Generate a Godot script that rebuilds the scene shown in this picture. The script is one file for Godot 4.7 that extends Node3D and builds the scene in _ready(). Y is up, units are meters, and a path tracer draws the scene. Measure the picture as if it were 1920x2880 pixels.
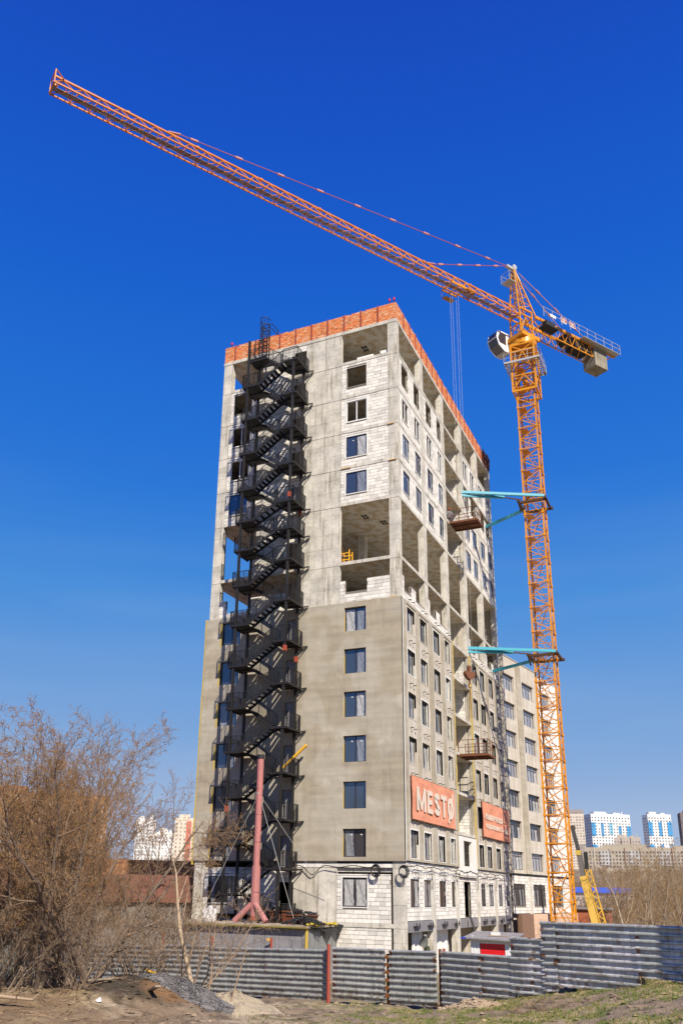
extends Node3D
# Unfinished concrete tower with a tower crane, seen over a corrugated site fence.
# x runs along the front face, -z along the side face, the near corner of the tower is at x = 0, z = 0.

var rng := RandomNumberGenerator.new()
var M := {}
var taken := {}
var unit_box := BoxMesh.new()

const GROUND := -3.4
const EYE := Vector3(19.829, 1.8387, 56.383)
const SUN_TO := Vector3(0.523, 0.695, 0.494)


class MB:
	var v := PackedVector3Array()
	var n := PackedVector3Array()
	var c := PackedColorArray()
	var col := Color(1, 1, 1)
	var t := Transform3D()

	func tri(a: Vector3, b: Vector3, d: Vector3) -> void:
		# counter-clockwise as seen from outside
		a = t * a
		b = t * b
		d = t * d
		var nn := (b - a).cross(d - a).normalized()
		v.append(a); v.append(d); v.append(b)
		for i in 3:
			n.append(nn); c.append(col)

	func quad(a: Vector3, b: Vector3, d: Vector3, e: Vector3) -> void:
		a = t * a
		b = t * b
		d = t * d
		e = t * e
		var nn := (b - a).cross(e - a).normalized()
		v.append(a); v.append(d); v.append(b)
		v.append(a); v.append(e); v.append(d)
		for i in 6:
			n.append(nn); c.append(col)

	func hexa(p: Array) -> void:
		# p: 0-3 lower ring, 4-7 upper ring, both counter-clockwise from above
		quad(p[3], p[2], p[1], p[0])
		quad(p[4], p[5], p[6], p[7])
		for i in 4:
			var j := (i + 1) % 4
			quad(p[i], p[j], p[j + 4], p[i + 4])

	func box(lo: Vector3, hi: Vector3) -> void:
		hexa([Vector3(lo.x, lo.y, hi.z), Vector3(hi.x, lo.y, hi.z), Vector3(hi.x, lo.y, lo.z), Vector3(lo.x, lo.y, lo.z),
			Vector3(lo.x, hi.y, hi.z), Vector3(hi.x, hi.y, hi.z), Vector3(hi.x, hi.y, lo.z), Vector3(lo.x, hi.y, lo.z)])

	func bar(p: Vector3, q: Vector3, w: float, h: float = -1.0, up: Vector3 = Vector3.UP) -> void:
		if h < 0.0:
			h = w
		var d := (q - p).normalized()
		if absf(d.dot(up)) > 0.98:
			up = Vector3(1, 0, 0) if absf(d.x) < 0.9 else Vector3(0, 0, 1)
		var s := d.cross(up).normalized() * w * 0.5
		var u := s.normalized().cross(d).normalized() * h * 0.5
		var a := [p - s - u, p + s - u, p + s + u, p - s + u]
		var b := [q - s - u, q + s - u, q + s + u, q - s + u]
		quad(a[0], a[1], a[2], a[3])
		quad(b[3], b[2], b[1], b[0])
		for i in 4:
			var j := (i + 1) % 4
			quad(a[j], a[i], b[i], b[j])

	func tube(p: Vector3, q: Vector3, r0: float, r1: float = -1.0, sides: int = 6, caps: bool = false) -> void:
		if r1 < 0.0:
			r1 = r0
		var d := (q - p).normalized()
		var up := Vector3.UP if absf(d.y) < 0.95 else Vector3(1, 0, 0)
		var s := d.cross(up).normalized()
		var u := s.cross(d)
		for i in sides:
			var a := TAU * i / sides
			var b := TAU * (i + 1) / sides
			var na := s * cos(a) + u * sin(a)
			var nb := s * cos(b) + u * sin(b)
			var p0 := t * (p + na * r0)
			var p1 := t * (p + nb * r0)
			var q0 := t * (q + na * r1)
			var q1 := t * (q + nb * r1)
			var ma := t.basis * na
			var mb := t.basis * nb
			v.append(p0); v.append(p1); v.append(q1)
			v.append(p0); v.append(q1); v.append(q0)
			n.append(ma); n.append(mb); n.append(mb)
			n.append(ma); n.append(mb); n.append(ma)
			for k in 6:
				c.append(col)
			if caps:
				tri(q, q + na * r1, q + nb * r1)
				tri(p, p + nb * r0, p + na * r0)

	func path(pts: Array, r: float, sides: int = 5) -> void:
		for i in pts.size() - 1:
			tube(pts[i], pts[i + 1], r, r, sides)

	func mesh(m: Material) -> ArrayMesh:
		var a := []
		a.resize(Mesh.ARRAY_MAX)
		a[Mesh.ARRAY_VERTEX] = v
		a[Mesh.ARRAY_NORMAL] = n
		a[Mesh.ARRAY_COLOR] = c
		var am := ArrayMesh.new()
		am.add_surface_from_arrays(Mesh.PRIMITIVE_TRIANGLES, a)
		am.surface_set_material(0, m)
		return am


# ---------------------------------------------------------------- naming and tagging
func named(parent: Node, called: String) -> String:
	var key := str(parent.get_instance_id()) + called
	var k: int = taken.get(key, 0)
	taken[key] = k + 1
	return called if k == 0 else "%s_%03d" % [called, k]


func tag(o: Node, label: String, category: String, group := "", kind := "") -> void:
	o.set_meta("label", label)
	if category != "":
		o.set_meta("category", category)
	if group != "":
		o.set_meta("group", group)
	if kind != "":
		o.set_meta("kind", kind)


func thing(called: String, at: Vector3, label: String, category: String, group := "") -> Node3D:
	var o := Node3D.new()
	o.name = named(self, called)
	add_child(o)
	o.position = at
	tag(o, label, category, group)
	return o


func put(mb: MB, called: String, mat: Material, parent: Node = null) -> MeshInstance3D:
	if parent == null:
		parent = self
	var o := MeshInstance3D.new()
	o.mesh = mb.mesh(mat)
	o.name = named(parent, called)
	parent.add_child(o)
	return o


func put_mesh(mesh: Mesh, called: String, parent: Node, x: Transform3D, mat: Material = null) -> MeshInstance3D:
	var o := MeshInstance3D.new()
	o.mesh = mesh
	if mat:
		o.material_override = mat
	o.name = named(parent, called)
	parent.add_child(o)
	o.transform = x
	return o


func cube(called: String, parent: Node, f: Transform3D, lo: Vector3, hi: Vector3, mat: Material) -> MeshInstance3D:
	# a box in the axes of the facade f, a shared unit cube scaled
	var x := f * Transform3D(Basis.from_scale(hi - lo), (lo + hi) * 0.5)
	return put_mesh(unit_box, called, parent, x, mat)


func stuff(o: Node) -> Node:
	o.set_meta("kind", "stuff")
	return o


func rf(a: float, b: float) -> float:
	return rng.randf_range(a, b)


# ---------------------------------------------------------------- textures and materials
func field(nseed: int, freq: float, octaves: int, w: int, h: int, sx := 1, sy := 1, kind := FastNoiseLite.TYPE_SIMPLEX_SMOOTH) -> PackedByteArray:
	var f := FastNoiseLite.new()
	f.seed = nseed
	f.frequency = freq
	f.noise_type = kind
	f.fractal_octaves = octaves
	f.fractal_gain = 0.55
	@warning_ignore("integer_division")
	var im := f.get_seamless_image(w / sx, h / sy)
	if sx > 1 or sy > 1:
		im.resize(w, h, Image.INTERPOLATE_CUBIC)
	im.convert(Image.FORMAT_L8)
	return im.get_data()


func lin(r: float, g: float, b: float) -> Color:
	return Color(r, g, b).linear_to_srgb()


func paint(w: int, h: int, f: Callable) -> ImageTexture:
	var d := PackedByteArray()
	d.resize(w * h * 3)
	for i in w * h:
		var c: Color = f.call(i)
		d[i * 3] = clampi(int(c.r * 255.0), 0, 255)
		d[i * 3 + 1] = clampi(int(c.g * 255.0), 0, 255)
		d[i * 3 + 2] = clampi(int(c.b * 255.0), 0, 255)
	var im := Image.create_from_data(w, h, false, Image.FORMAT_RGB8, d)
	return ImageTexture.create_from_image(im)


func grey(d: PackedByteArray, w: int, h: int) -> ImageTexture:
	return ImageTexture.create_from_image(Image.create_from_data(w, h, false, Image.FORMAT_L8, d))


func mat(called: String, c: Color, rough := 0.85, metal := 0.0, tex: Texture2D = null, scale := 0.2, bump: Texture2D = null, bump_cm := 0.0) -> StandardMaterial3D:
	var m := StandardMaterial3D.new()
	m.resource_name = called
	m.albedo_color = c
	m.roughness = rough
	m.metallic = metal
	m.vertex_color_use_as_albedo = true
	if tex or bump:
		m.uv1_triplanar = true
		m.uv1_world_triplanar = true
		m.uv1_scale = Vector3.ONE * scale
		m.uv1_triplanar_sharpness = 4.0
	if tex:
		m.albedo_texture = tex
	if bump:
		m.heightmap_enabled = true
		m.heightmap_texture = bump
		m.heightmap_scale = bump_cm
	M[called] = m
	return m


func make_materials() -> void:
	var S := 512
	var n1 := field(1, 0.012, 4, S, S)
	var n2 := field(2, 0.05, 4, S, S)
	var n3 := field(3, 0.2, 2, S, S)
	var n4 := field(4, 0.045, 4, S, S, 1, 16)
	var n5 := field(5, 0.006, 3, S, S)
	# poured concrete: cloudy tone, vertical run-off streaks, pores
	var concrete := paint(S, S, func(i: int) -> Color:
		var a := (n1[i] / 255.0 - 0.5) * 0.34 + (n2[i] / 255.0 - 0.5) * 0.16 + (n3[i] / 255.0 - 0.5) * 0.10
		var s := smoothstep(0.58, 0.88, n4[i] / 255.0)
		var k := 0.88 + a * 1.35 - 0.30 * s
		return lin(0.585 * k, (0.555 - 0.02 * s) * k, (0.495 - 0.05 * s) * k))
	mat("concrete", Color.WHITE, 0.9, 0.0, concrete, 0.11, grey(n3, S, S), 0.6)
	var n6 := field(6, 0.05, 3, S, S, 16, 1)
	# ceilings: same concrete, brown shuttering-oil stains plus warm bounce painted into their tint
	var stained_bounce := paint(S, S, func(i: int) -> Color:
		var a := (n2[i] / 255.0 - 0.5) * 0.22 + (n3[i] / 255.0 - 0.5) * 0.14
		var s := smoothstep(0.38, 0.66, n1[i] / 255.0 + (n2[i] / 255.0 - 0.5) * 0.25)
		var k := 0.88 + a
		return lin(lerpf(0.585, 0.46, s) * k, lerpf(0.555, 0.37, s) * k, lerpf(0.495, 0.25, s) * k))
	var plaster := paint(S, S, func(i: int) -> Color:
		var damp := smoothstep(0.46, 0.62, n5[i] / 255.0 + (n2[i] / 255.0 - 0.5) * 0.05)
		var a := (n2[i] / 255.0 - 0.5) * 0.16 + (n3[i] / 255.0 - 0.5) * 0.08 + (n1[i] / 255.0 - 0.5) * 0.16
		var white := smoothstep(0.72, 0.90, n1[i] / 255.0) * 0.10
		var k := 0.92 + a * 0.8 - 0.10 * damp + white + (n6[i] / 255.0 - 0.5) * 0.22 - smoothstep(0.62, 0.8, n4[i] / 255.0) * 0.07
		return lin(0.40 * k, (0.362 - 0.012 * damp + 0.02 * white) * k, (0.292 - 0.025 * damp + 0.10 * white) * k))
	mat("plaster", Color.WHITE, 0.93, 0.0, plaster, 0.06, grey(n2, S, S), 0.5)
	var plaster2 := paint(S, S, func(i: int) -> Color:
		var s := smoothstep(0.45, 0.75, n4[i] / 255.0)
		var a := (n2[i] / 255.0 - 0.5) * 0.14 + (n3[i] / 255.0 - 0.5) * 0.06 + (n1[i] / 255.0 - 0.5) * 0.14
		var k := 0.88 + a * 1.2 + 0.16 * s + (n6[i] / 255.0 - 0.5) * 0.12
		return lin(0.50 * k, (0.45 + 0.015 * s) * k, (0.372 + 0.05 * s) * k))
	mat("plaster_pale", Color.WHITE, 0.93, 0.0, plaster2, 0.13, grey(n2, S, S), 0.4)
	var block := paint(S, S, func(i: int) -> Color:
		var a := (n2[i] / 255.0 - 0.5) * 0.14 + (n3[i] / 255.0 - 0.5) * 0.14
		var d := smoothstep(0.66, 0.8, n1[i] / 255.0) * 0.18
		var k := 0.93 + a - d
		return lin(0.80 * k, 0.775 * k, (0.735 - 0.06 * d) * k))
	mat("block", Color.WHITE, 0.95, 0.0, block, 0.5, grey(n3, S, S), 0.5)
	var grain := paint(S, S, func(i: int) -> Color:
		var a := 0.86 + (n2[i] / 255.0 - 0.5) * 0.30 + (n3[i] / 255.0 - 0.5) * 0.22
		return lin(a, a, a))
	M.grain = grain
	var fine := grey(n3, S, S)
	mat("mortar", lin(0.22, 0.195, 0.165), 0.95, 0.0, grain, 0.6)
	mat("brick", Color.WHITE, 0.92, 0.0, grain, 1.2)
	mat("wood", Color.WHITE, 0.85, 0.0, grain, 0.9)
	mat("soil", Color.WHITE, 1.0, 0.0, grain, 0.45, grey(n2, S, S), 3.0)
	mat("bark", Color.WHITE, 0.95, 0.0, grain, 1.5)
	mat("soffit", Color.WHITE, 0.9, 0.0, stained_bounce, 0.16)
	mat("steel_dark", lin(0.011, 0.0095, 0.0098), 0.62, 0.0, grain, 0.8)
	mat("crane_yellow", lin(0.70, 0.285, 0.006), 0.36, 0.0, grain, 0.35)
	mat("crane_yellow_shaded", lin(0.62, 0.19, 0.006), 0.38, 0.0, grain, 0.35)  # crane yellow turned darker and redder, painting in the shade on the jib
	mat("crane_grey", lin(0.42, 0.42, 0.42), 0.5, 0.2)
	mat("tie_blue", lin(0.035, 0.35, 0.48), 0.45, 0.0, grain, 0.5)
	mat("rust", lin(0.17, 0.062, 0.03), 0.85, 0.0, grain, 1.0)
	mat("red_primer", lin(0.33, 0.055, 0.032), 0.75, 0.0, grain, 0.8)
	var zinc := paint(S, S, func(i: int) -> Color:
		var a := 0.88 + (n1[i] / 255.0 - 0.5) * 0.36 + (n2[i] / 255.0 - 0.5) * 0.30 + (n3[i] / 255.0 - 0.5) * 0.16 - smoothstep(0.6, 0.85, n4[i] / 255.0) * 0.25
		return lin(a, a * 0.995, a * 0.98))
	mat("zinc", Color.WHITE, 0.40, 0.35, zinc, 0.35)
	mat("white", lin(0.78, 0.77, 0.74), 0.7, 0.0, grain, 0.5)
	mat("frame_dark", lin(0.030, 0.028, 0.036), 0.45)
	mat("frame_white", lin(0.72, 0.73, 0.75), 0.5)
	mat("glass_blue", lin(0.115, 0.145, 0.19), 0.06, 0.72)
	mat("glass_teal", lin(0.15, 0.18, 0.20), 0.08, 0.62)
	mat("glass_dim", lin(0.075, 0.066, 0.066), 0.12, 0.45)
	mat("glass_pale", lin(0.34, 0.335, 0.35), 0.22, 0.35)
	var film := mat("film", Color(0.86, 0.88, 0.92, 0.22), 0.32)
	film.transparency = BaseMaterial3D.TRANSPARENCY_ALPHA
	film.cull_mode = BaseMaterial3D.CULL_DISABLED
	var film2 := mat("film_thick", Color(0.88, 0.88, 0.88, 0.45), 0.4)
	film2.transparency = BaseMaterial3D.TRANSPARENCY_ALPHA
	film2.cull_mode = BaseMaterial3D.CULL_DISABLED
	mat("insulation", lin(0.56, 0.40, 0.06), 0.95, 0.0, grain, 1.2)
	mat("banner", lin(0.74, 0.30, 0.185), 0.8, 0.0, zinc, 0.3)
	mat("banner_text", lin(0.60, 0.52, 0.44), 0.8)
	mat("panel_grey", lin(0.24, 0.235, 0.255), 0.6, 0.0, zinc, 0.2)
	var pink := paint(S, S, func(i: int) -> Color:
		var k := 0.9 + (n2[i] / 255.0 - 0.5) * 0.25
		var ash := smoothstep(0.5, 0.72, n4[i] / 255.0)
		return Color(0.95 * k, 0.93 * k, 0.95 * k).lerp(Color(0.72, 0.78, 0.82), ash * 0.55))
	mat("flue_pink", lin(0.56, 0.215, 0.19), 0.75, 0.0, pink, 0.35)
	mat("red_paint", lin(0.60, 0.008, 0.012), 0.45)
	mat("peach", lin(0.66, 0.46, 0.34), 0.9, 0.0, zinc, 0.2)
	mat("black", lin(0.012, 0.012, 0.013), 0.7)
	mat("cable", lin(0.015, 0.013, 0.016), 0.6)
	mat("far", Color.WHITE, 0.9)
	mat("plain", Color.WHITE, 0.8)
	mat("skin", lin(0.50, 0.28, 0.19), 0.6)


# ---------------------------------------------------------------- facade helpers (u along, y up, d outward)
func facade(o: Vector3, u: Vector3) -> Transform3D:
	return Transform3D(Basis(u, Vector3.UP, u.cross(Vector3.UP)), o)


func in_hole(u: float, y: float, holes: Array) -> bool:
	for h: Array in holes:
		if u > h[0] and u < h[1] and y > h[2] and y < h[3]:
			return true
	return false


func wall(mb: MB, f: Transform3D, u0: float, u1: float, y0: float, y1: float, d0: float, d1: float, holes: Array) -> void:
	# a thick wall with rectangular openings and real reveals
	mb.t = f
	var us := [u0, u1]
	var ys := [y0, y1]
	for h: Array in holes:
		for k in 2:
			if h[k] > u0 and h[k] < u1 and not us.has(h[k]):
				us.append(h[k])
			if h[k + 2] > y0 and h[k + 2] < y1 and not ys.has(h[k + 2]):
				ys.append(h[k + 2])
	us.sort()
	ys.sort()
	for i in us.size() - 1:
		for j in ys.size() - 1:
			var a: float = us[i]
			var b: float = us[i + 1]
			var e: float = ys[j]
			var g: float = ys[j + 1]
			if in_hole((a + b) * 0.5, (e + g) * 0.5, holes):
				continue
			mb.quad(Vector3(a, e, d1), Vector3(b, e, d1), Vector3(b, g, d1), Vector3(a, g, d1))
			mb.quad(Vector3(b, e, d0), Vector3(a, e, d0), Vector3(a, g, d0), Vector3(b, g, d0))
			if i == 0 or in_hole((us[i - 1] + a) * 0.5, (e + g) * 0.5, holes):
				mb.quad(Vector3(a, e, d0), Vector3(a, e, d1), Vector3(a, g, d1), Vector3(a, g, d0))
			if i == us.size() - 2 or in_hole((us[i + 2] + b) * 0.5, (e + g) * 0.5, holes):
				mb.quad(Vector3(b, e, d1), Vector3(b, e, d0), Vector3(b, g, d0), Vector3(b, g, d1))
			if j == 0 or in_hole((a + b) * 0.5, (ys[j - 1] + e) * 0.5, holes):
				mb.quad(Vector3(a, e, d0), Vector3(b, e, d0), Vector3(b, e, d1), Vector3(a, e, d1))
			if j == ys.size() - 2 or in_hole((a + b) * 0.5, (ys[j + 2] + g) * 0.5, holes):
				mb.quad(Vector3(a, g, d1), Vector3(b, g, d1), Vector3(b, g, d0), Vector3(a, g, d0))
	mb.t = Transform3D()


var block_count := 0
var block_rest: MB
var block_mats := []

func blocks(parent: Node, f: Transform3D, u0: float, u1: float, y0: float, y1: float, holes: Array, d: float, single: bool) -> void:
	# aerated-concrete masonry: courses 0.25 m, blocks 0.6 m, half bond, on a recessed mortar bed
	var bed := MB.new()
	wall(bed, f, u0, u1, y0, y1, d - 0.24, d - 0.03, holes)
	put(bed, "mortar_bed", M.mortar, parent)
	var k := 0
	var y := y0 + 0.006
	while y < y1 - 0.05:
		var ya := y
		var yb := minf(y + 0.25, y1 - 0.006)
		y += 0.272
		var u := u0 + 0.01 - (0.0 if k % 2 == 0 else rf(0.25, 0.36))
		k += 1
		while u < u1 - 0.02:
			var a := maxf(u, u0 + 0.008)
			var ln := 0.6 if rng.randf() < 0.86 else rf(0.3, 0.5)
			var b := minf(u + ln, u1 - 0.008)
			u += ln + 0.022
			if b - a < 0.06:
				continue
			# cut by openings
			var spans := [[a, b]]
			for h: Array in holes:
				if yb > h[2] + 0.03 and ya < h[3] - 0.03:
					var nexts := []
					for s: Array in spans:
						if s[0] < h[0] and s[1] > h[0]:
							nexts.append([s[0], minf(s[1], h[0])])
							if s[1] > h[1]:
								nexts.append([h[1], s[1]])
						elif s[0] < h[1] and s[1] > h[1]:
							nexts.append([h[1], s[1]])
						elif s[1] <= h[0] or s[0] >= h[1]:
							nexts.append(s)
					spans = nexts
			for s: Array in spans:
				if s[1] - s[0] < 0.05:
					continue
				var out := d + rf(-0.006, 0.006)
				var tone := rng.randi() % 5
				if single and block_count < 300:
					block_count += 1
					cube("block", parent, f, Vector3(s[0], ya, d - 0.12), Vector3(s[1], yb, out), block_mats[tone])
				else:
					block_rest.t = f
					var g: float = [1.0, 0.94, 1.02, 0.76, 0.86][tone] * rf(0.93, 1.0)
					block_rest.col = Color(g, g * 0.99, g * 0.975)
					block_rest.box(Vector3(s[0], ya, d - 0.12), Vector3(s[1], yb, out))


func film_mesh(w: float, h: float, kind: int) -> ArrayMesh:
	# a crumpled strip of protective plastic hanging before the glass
	var mb := MB.new()
	var nx := 7
	var ny := 9
	var lean := rf(-0.35, 0.35)
	var top := rf(0.82, 0.98)
	var wide := rf(0.35, 0.95) if kind == 0 else rf(0.8, 1.0)
	var grid := []
	for j in ny + 1:
		for i in nx + 1:
			var s := float(i) / nx
			var tt := float(j) / ny
			var narrow := lerpf(1.0, rf(0.5, 0.7), sin(tt * PI) * 0.4)
			var x := (0.5 - wide * 0.5 * narrow + s * wide * narrow + lean * (tt - 0.5) * 0.5) * w
			x = clampf(x, 0.02, w - 0.02)
			grid.append(Vector3(x, (tt * top + 0.01) * h, 0.012 + 0.012 * sin(s * 7.0 + tt * 5.0) + rf(0.0, 0.022)))
	for j in ny:
		for i in nx:
			var o := j * (nx + 1) + i
			mb.quad(grid[o], grid[o + 1], grid[o + nx + 2], grid[o + nx + 1])
	return mb.mesh(M.film if kind == 0 or rng.randf() < 0.6 else M.film_thick)

var films := []

func window(parent: Node, f: Transform3D, u0: float, u1: float, y0: float, y1: float, d: float, style: String, lights := 2) -> Node3D:
	var w := Node3D.new()
	w.name = named(parent, "window")
	parent.add_child(w)
	w.transform = f * Transform3D(Basis(), Vector3(u0, y0, d))
	var W := u1 - u0
	var H := y1 - y0
	var id := Transform3D()
	var fm: Material = M.frame_dark
	var gm: Material = M.glass_blue
	if style == "pale":
		gm = M.glass_pale
	if style == "dim":
		gm = M.glass_dim
	elif style == "blue" and rng.randf() < 0.35:
		gm = M.glass_teal
	if style == "open":
		fm = M.frame_white
	var fr := MB.new()
	var e := 0.055
	fr.box(Vector3(0, 0, -0.06), Vector3(e, H, 0.0))
	fr.box(Vector3(W - e, 0, -0.06), Vector3(W, H, 0.0))
	fr.box(Vector3(e, 0, -0.06), Vector3(W - e, e, 0.0))
	fr.box(Vector3(e, H - e, -0.06), Vector3(W - e, H, 0.0))
	put(fr, "frame", fm, w)
	var tr := 0.0
	if lights == 4:
		tr = 0.42
		cube("transom", w, id, Vector3(e, H - tr - 0.03, -0.055), Vector3(W - e, H - tr + 0.03, -0.005), fm)
	for i in range(1, lights):
		var x := W * i / lights
		cube("mullion", w, id, Vector3(x - 0.04, e, -0.055), Vector3(x + 0.04, (H - tr - 0.03) if tr > 0.0 else (H - e), -0.003), fm)
	if style == "open":
		return w
	for i in lights:
		var a := W * i / lights + (e if i == 0 else 0.04)
		var b := W * (i + 1) / lights - (e if i == lights - 1 else 0.04)
		cube("pane", w, id, Vector3(a, e, -0.045), Vector3(b, H - tr - (0.03 if tr > 0.0 else e), -0.03), gm)
		if tr > 0.0:
			cube("pane", w, id, Vector3(a, H - tr + 0.03, -0.045), Vector3(b, H - e, -0.03), gm)
		if rng.randf() < (0.72 if style != "clean" else 0.4):
			var fl: ArrayMesh = films[rng.randi() % films.size()]
			put_mesh(fl, "protective_film", w, Transform3D(Basis.from_scale(Vector3((b - a), H - tr - 0.1, 1.0)), Vector3(a, 0.05, -0.03)))
	if lights == 2 and rng.randf() < 0.5:
		for i in 2:
			var sx := W * (0.3 + 0.42 * i)
			cube("sticker", w, id, Vector3(sx, H * 0.78, -0.0295), Vector3(sx + 0.12, H * 0.78 + 0.07, -0.0265), M.white)
	return w


func surround(parent: Node, f: Transform3D, u0: float, u1: float, y0: float, y1: float, d: float, w: float, m: Material) -> void:
	var mb := MB.new()
	wall(mb, f, u0 - w, u1 + w, y0 - w * 0.6, y1 + w, d - 0.05, d + 0.012, [[u0, u1, y0, y1]])
	put(mb, "window_surround", m, parent)


# ---------------------------------------------------------------- the tower under construction
const LV := [0.05, 3.54, 6.74, 9.94, 13.14, 16.34, 19.54, 22.65, 25.85, 30.80, 34.0, 37.2, 40.4, 43.6, 46.67]
const CW := [[1.36, 3.03], [4.35, 6.0], [7.67, 9.28], [10.8, 12.1], [19.18, 20.78], [21.9, 23.55], [25.2, 26.8], [28.4, 30.0]]
const UW := [[1.22, 2.79], [4.26, 5.70], [7.53, 9.0], [10.66, 11.85], [19.05, 20.75], [21.8, 23.4], [25.05, 26.65], [28.2, 29.45]]
const BW := [[1.36, 3.15], [4.25, 6.02], [7.8, 9.33], [10.9, 12.1], [19.55, 20.9], [22.05, 23.7], [25.6, 27.0], [28.5, 30.0]]
const COLS := [[0.12, 0.65], [5.95, 6.85], [11.97, 12.9], [18.05, 18.95], [24.1, 25.0], [29.6, 30.4]]

func wtop(k: int) -> float:
	return 6.094 + 3.2 * (k - 2) + (1.664 if k >= 10 else 0.0)


func build_tower() -> void:
	var F := facade(Vector3.ZERO, Vector3(1, 0, 0))
	var S := facade(Vector3.ZERO, Vector3(0, 0, -1))
	var T := thing("concrete_tower", Vector3.ZERO, "tall unfinished concrete tower with white block infill, grey plaster below and brick parapet", "building")
	block_rest = MB.new()
	for k in 5:
		var m: StandardMaterial3D = M.block.duplicate()
		var g: float = [1.0, 0.94, 1.02, 0.76, 0.86][k]
		m.albedo_color = lin(g, g * 0.99, g * 0.97)
		block_mats.append(m)
	for k in 14:
		films.append(film_mesh(1.0, 1.0, k % 2))
	# floor slabs
	for i in LV.size():
		var y: float = LV[i]
		var e := 0.10 if i >= 7 or i == 0 else 0.30
		var mb := MB.new()
		var x1 := -e
		if i == 14:
			mb.box(Vector3(-16.42, y - 0.30, -30.45), Vector3(-0.09, y, -0.09))
		else:
			mb.box(Vector3(-16.33, y - 0.26, -30.38), Vector3(x1, y, -e))
			if i >= 1 and i < 7:
				mb.box(Vector3(-0.298, y - 0.24, -18.0), Vector3(0.03, y - 0.002, -12.86))
		put(mb, "floor_slab", M.concrete, T)
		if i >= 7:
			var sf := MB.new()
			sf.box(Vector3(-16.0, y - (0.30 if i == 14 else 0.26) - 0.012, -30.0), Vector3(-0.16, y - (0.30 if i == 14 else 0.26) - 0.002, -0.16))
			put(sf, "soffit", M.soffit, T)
	# edge columns with formwork joints
	var casts := []
	for c: Array in COLS:
		casts.append([S, c[0], c[1], 0.45])
	casts.append([F, -16.36, -15.5, 0.5])
	casts.append([F, -0.90, -0.60, 0.5])
	for q: Array in casts:
		var mb := MB.new()
		mb.t = q[0]
		var a: float = q[1]
		var b: float = q[2]
		if q[0] == S and a < 0.2:
			mb.t = Transform3D()
			mb.col = Color(0.8, 0.8, 0.8)
			mb.box(Vector3(-0.89, GROUND, -0.64), Vector3(-0.13, 46.3, -0.13))
		else:
			mb.col = Color(0.8, 0.8, 0.8)
			mb.box(Vector3(a + 0.012, GROUND, -0.12 - q[3]), Vector3(b - 0.012, 46.3, -0.132))
		var y := GROUND + 0.01
		var li := 0
		while y < 46.3:
			var top := 46.36
			if li < LV.size():
				top = LV[li]
			var parts := maxi(1, int((top - y) / 1.05))
			var h := (top - y) / parts
			for k in parts:
				var g := rf(0.9, 1.06)
				mb.col = Color(g, g, g * rf(0.98, 1.0))
				if q[0] == S and a < 0.2:
					mb.box(Vector3(-0.90, y, -0.65), Vector3(-0.118, y + h - 0.018, -0.118))
				elif not (q[0] == F and a > -2.0):
					mb.box(Vector3(a, y, -0.12 - q[3] - 0.005), Vector3(b, y + h - 0.018, -0.12))
				y += h
			li += 1
		if q[0] == F and a > -2.0:
			continue
		put(mb, "column", M.concrete, T)
	# columns on the far left face and inside
	for z: float in [-6.4, -12.4, -18.5, -24.5]:
		for x: float in [-16.0, -5.6, -11.0]:
			var mb := MB.new()
			mb.box(Vector3(x - 0.3, GROUND, z - 0.3), Vector3(x + 0.3, 46.3, z + 0.3))
			put(mb, "column", M.concrete, T)
	# front shear wall of cast panels, above the plaster and below it
	for i in range(7, 14):
		var y0: float = LV[i] + 0.012
		var y1: float = (LV[i + 1] if i < 13 else 46.37) - 0.012
		var xs := [-8.22, -6.9 + rf(-0.2, 0.2), -4.95] if i % 2 == 0 else [-8.22, -7.35, -6.2 + rf(-0.3, 0.3), -4.95]
		var rows := 3 if y1 - y0 < 4.0 else 4
		for r in rows:
			for k in xs.size() - 1:
				var g := rf(0.90, 1.06)
				var mb := MB.new()
				mb.col = Color(g, g, g * rf(0.97, 1.0))
				var ya := y0 + (y1 - y0) * r / rows
				var yb := y0 + (y1 - y0) * (r + 1) / rows - 0.012
				mb.box(Vector3(xs[k] + 0.006, ya, -0.42), Vector3(xs[k + 1] - 0.006, yb, -0.12 + rf(-0.008, 0.006)))
				put(mb, "cast_panel", M.concrete, T)
	var core := MB.new()
	core.box(Vector3(-8.2, GROUND, -0.40), Vector3(-4.97, 46.3, -0.16))
	core.col = Color(0.86, 0.84, 0.80)
	core.box(Vector3(-8.22, GROUND, -0.15), Vector3(-6.3, 3.52, -0.11))
	core.col = Color(1.1, 1.1, 1.1)
	core.box(Vector3(-6.28, GROUND, -0.15), Vector3(-4.97, 3.10, -0.118))
	put(core, "shear_wall", M.concrete, T)
	# inner wall, left and back walls keep the storeys dark
	for i in range(0, 14):
		var y0: float = LV[i] if i > 0 else GROUND
		var y1: float = LV[i + 1] - 0.26
		if i == 0:
			y0 = GROUND
		var mb := MB.new()
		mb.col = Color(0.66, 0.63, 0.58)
		mb.box(Vector3(-8.3, y0, -30.2), Vector3(-8.1, y1, -0.45))
		mb.box(Vector3(-16.3, y0, -30.36), Vector3(-0.5, y1, -30.16))
		var open := i in [7, 8, 13]
		mb.box(Vector3(-16.33, y0, -30.2), Vector3(-16.1, y1, -8.0 if open else -0.66))
		if not open:
			mb.box(Vector3(-8.1, y0, -14.2), Vector3(-3.2, y1, -14.0))
		else:
			mb.box(Vector3(-8.1, y0, -16.2), Vector3(-6.0, y1, -16.0))
		put(mb, "inner_wall", M.concrete, T)
	build_tower_front(T, F)
	build_tower_side(T, S)
	build_parapet(T)
	put(block_rest, "side_blocks", M.block, T)
	stuff(T.get_node("side_blocks"))


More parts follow.
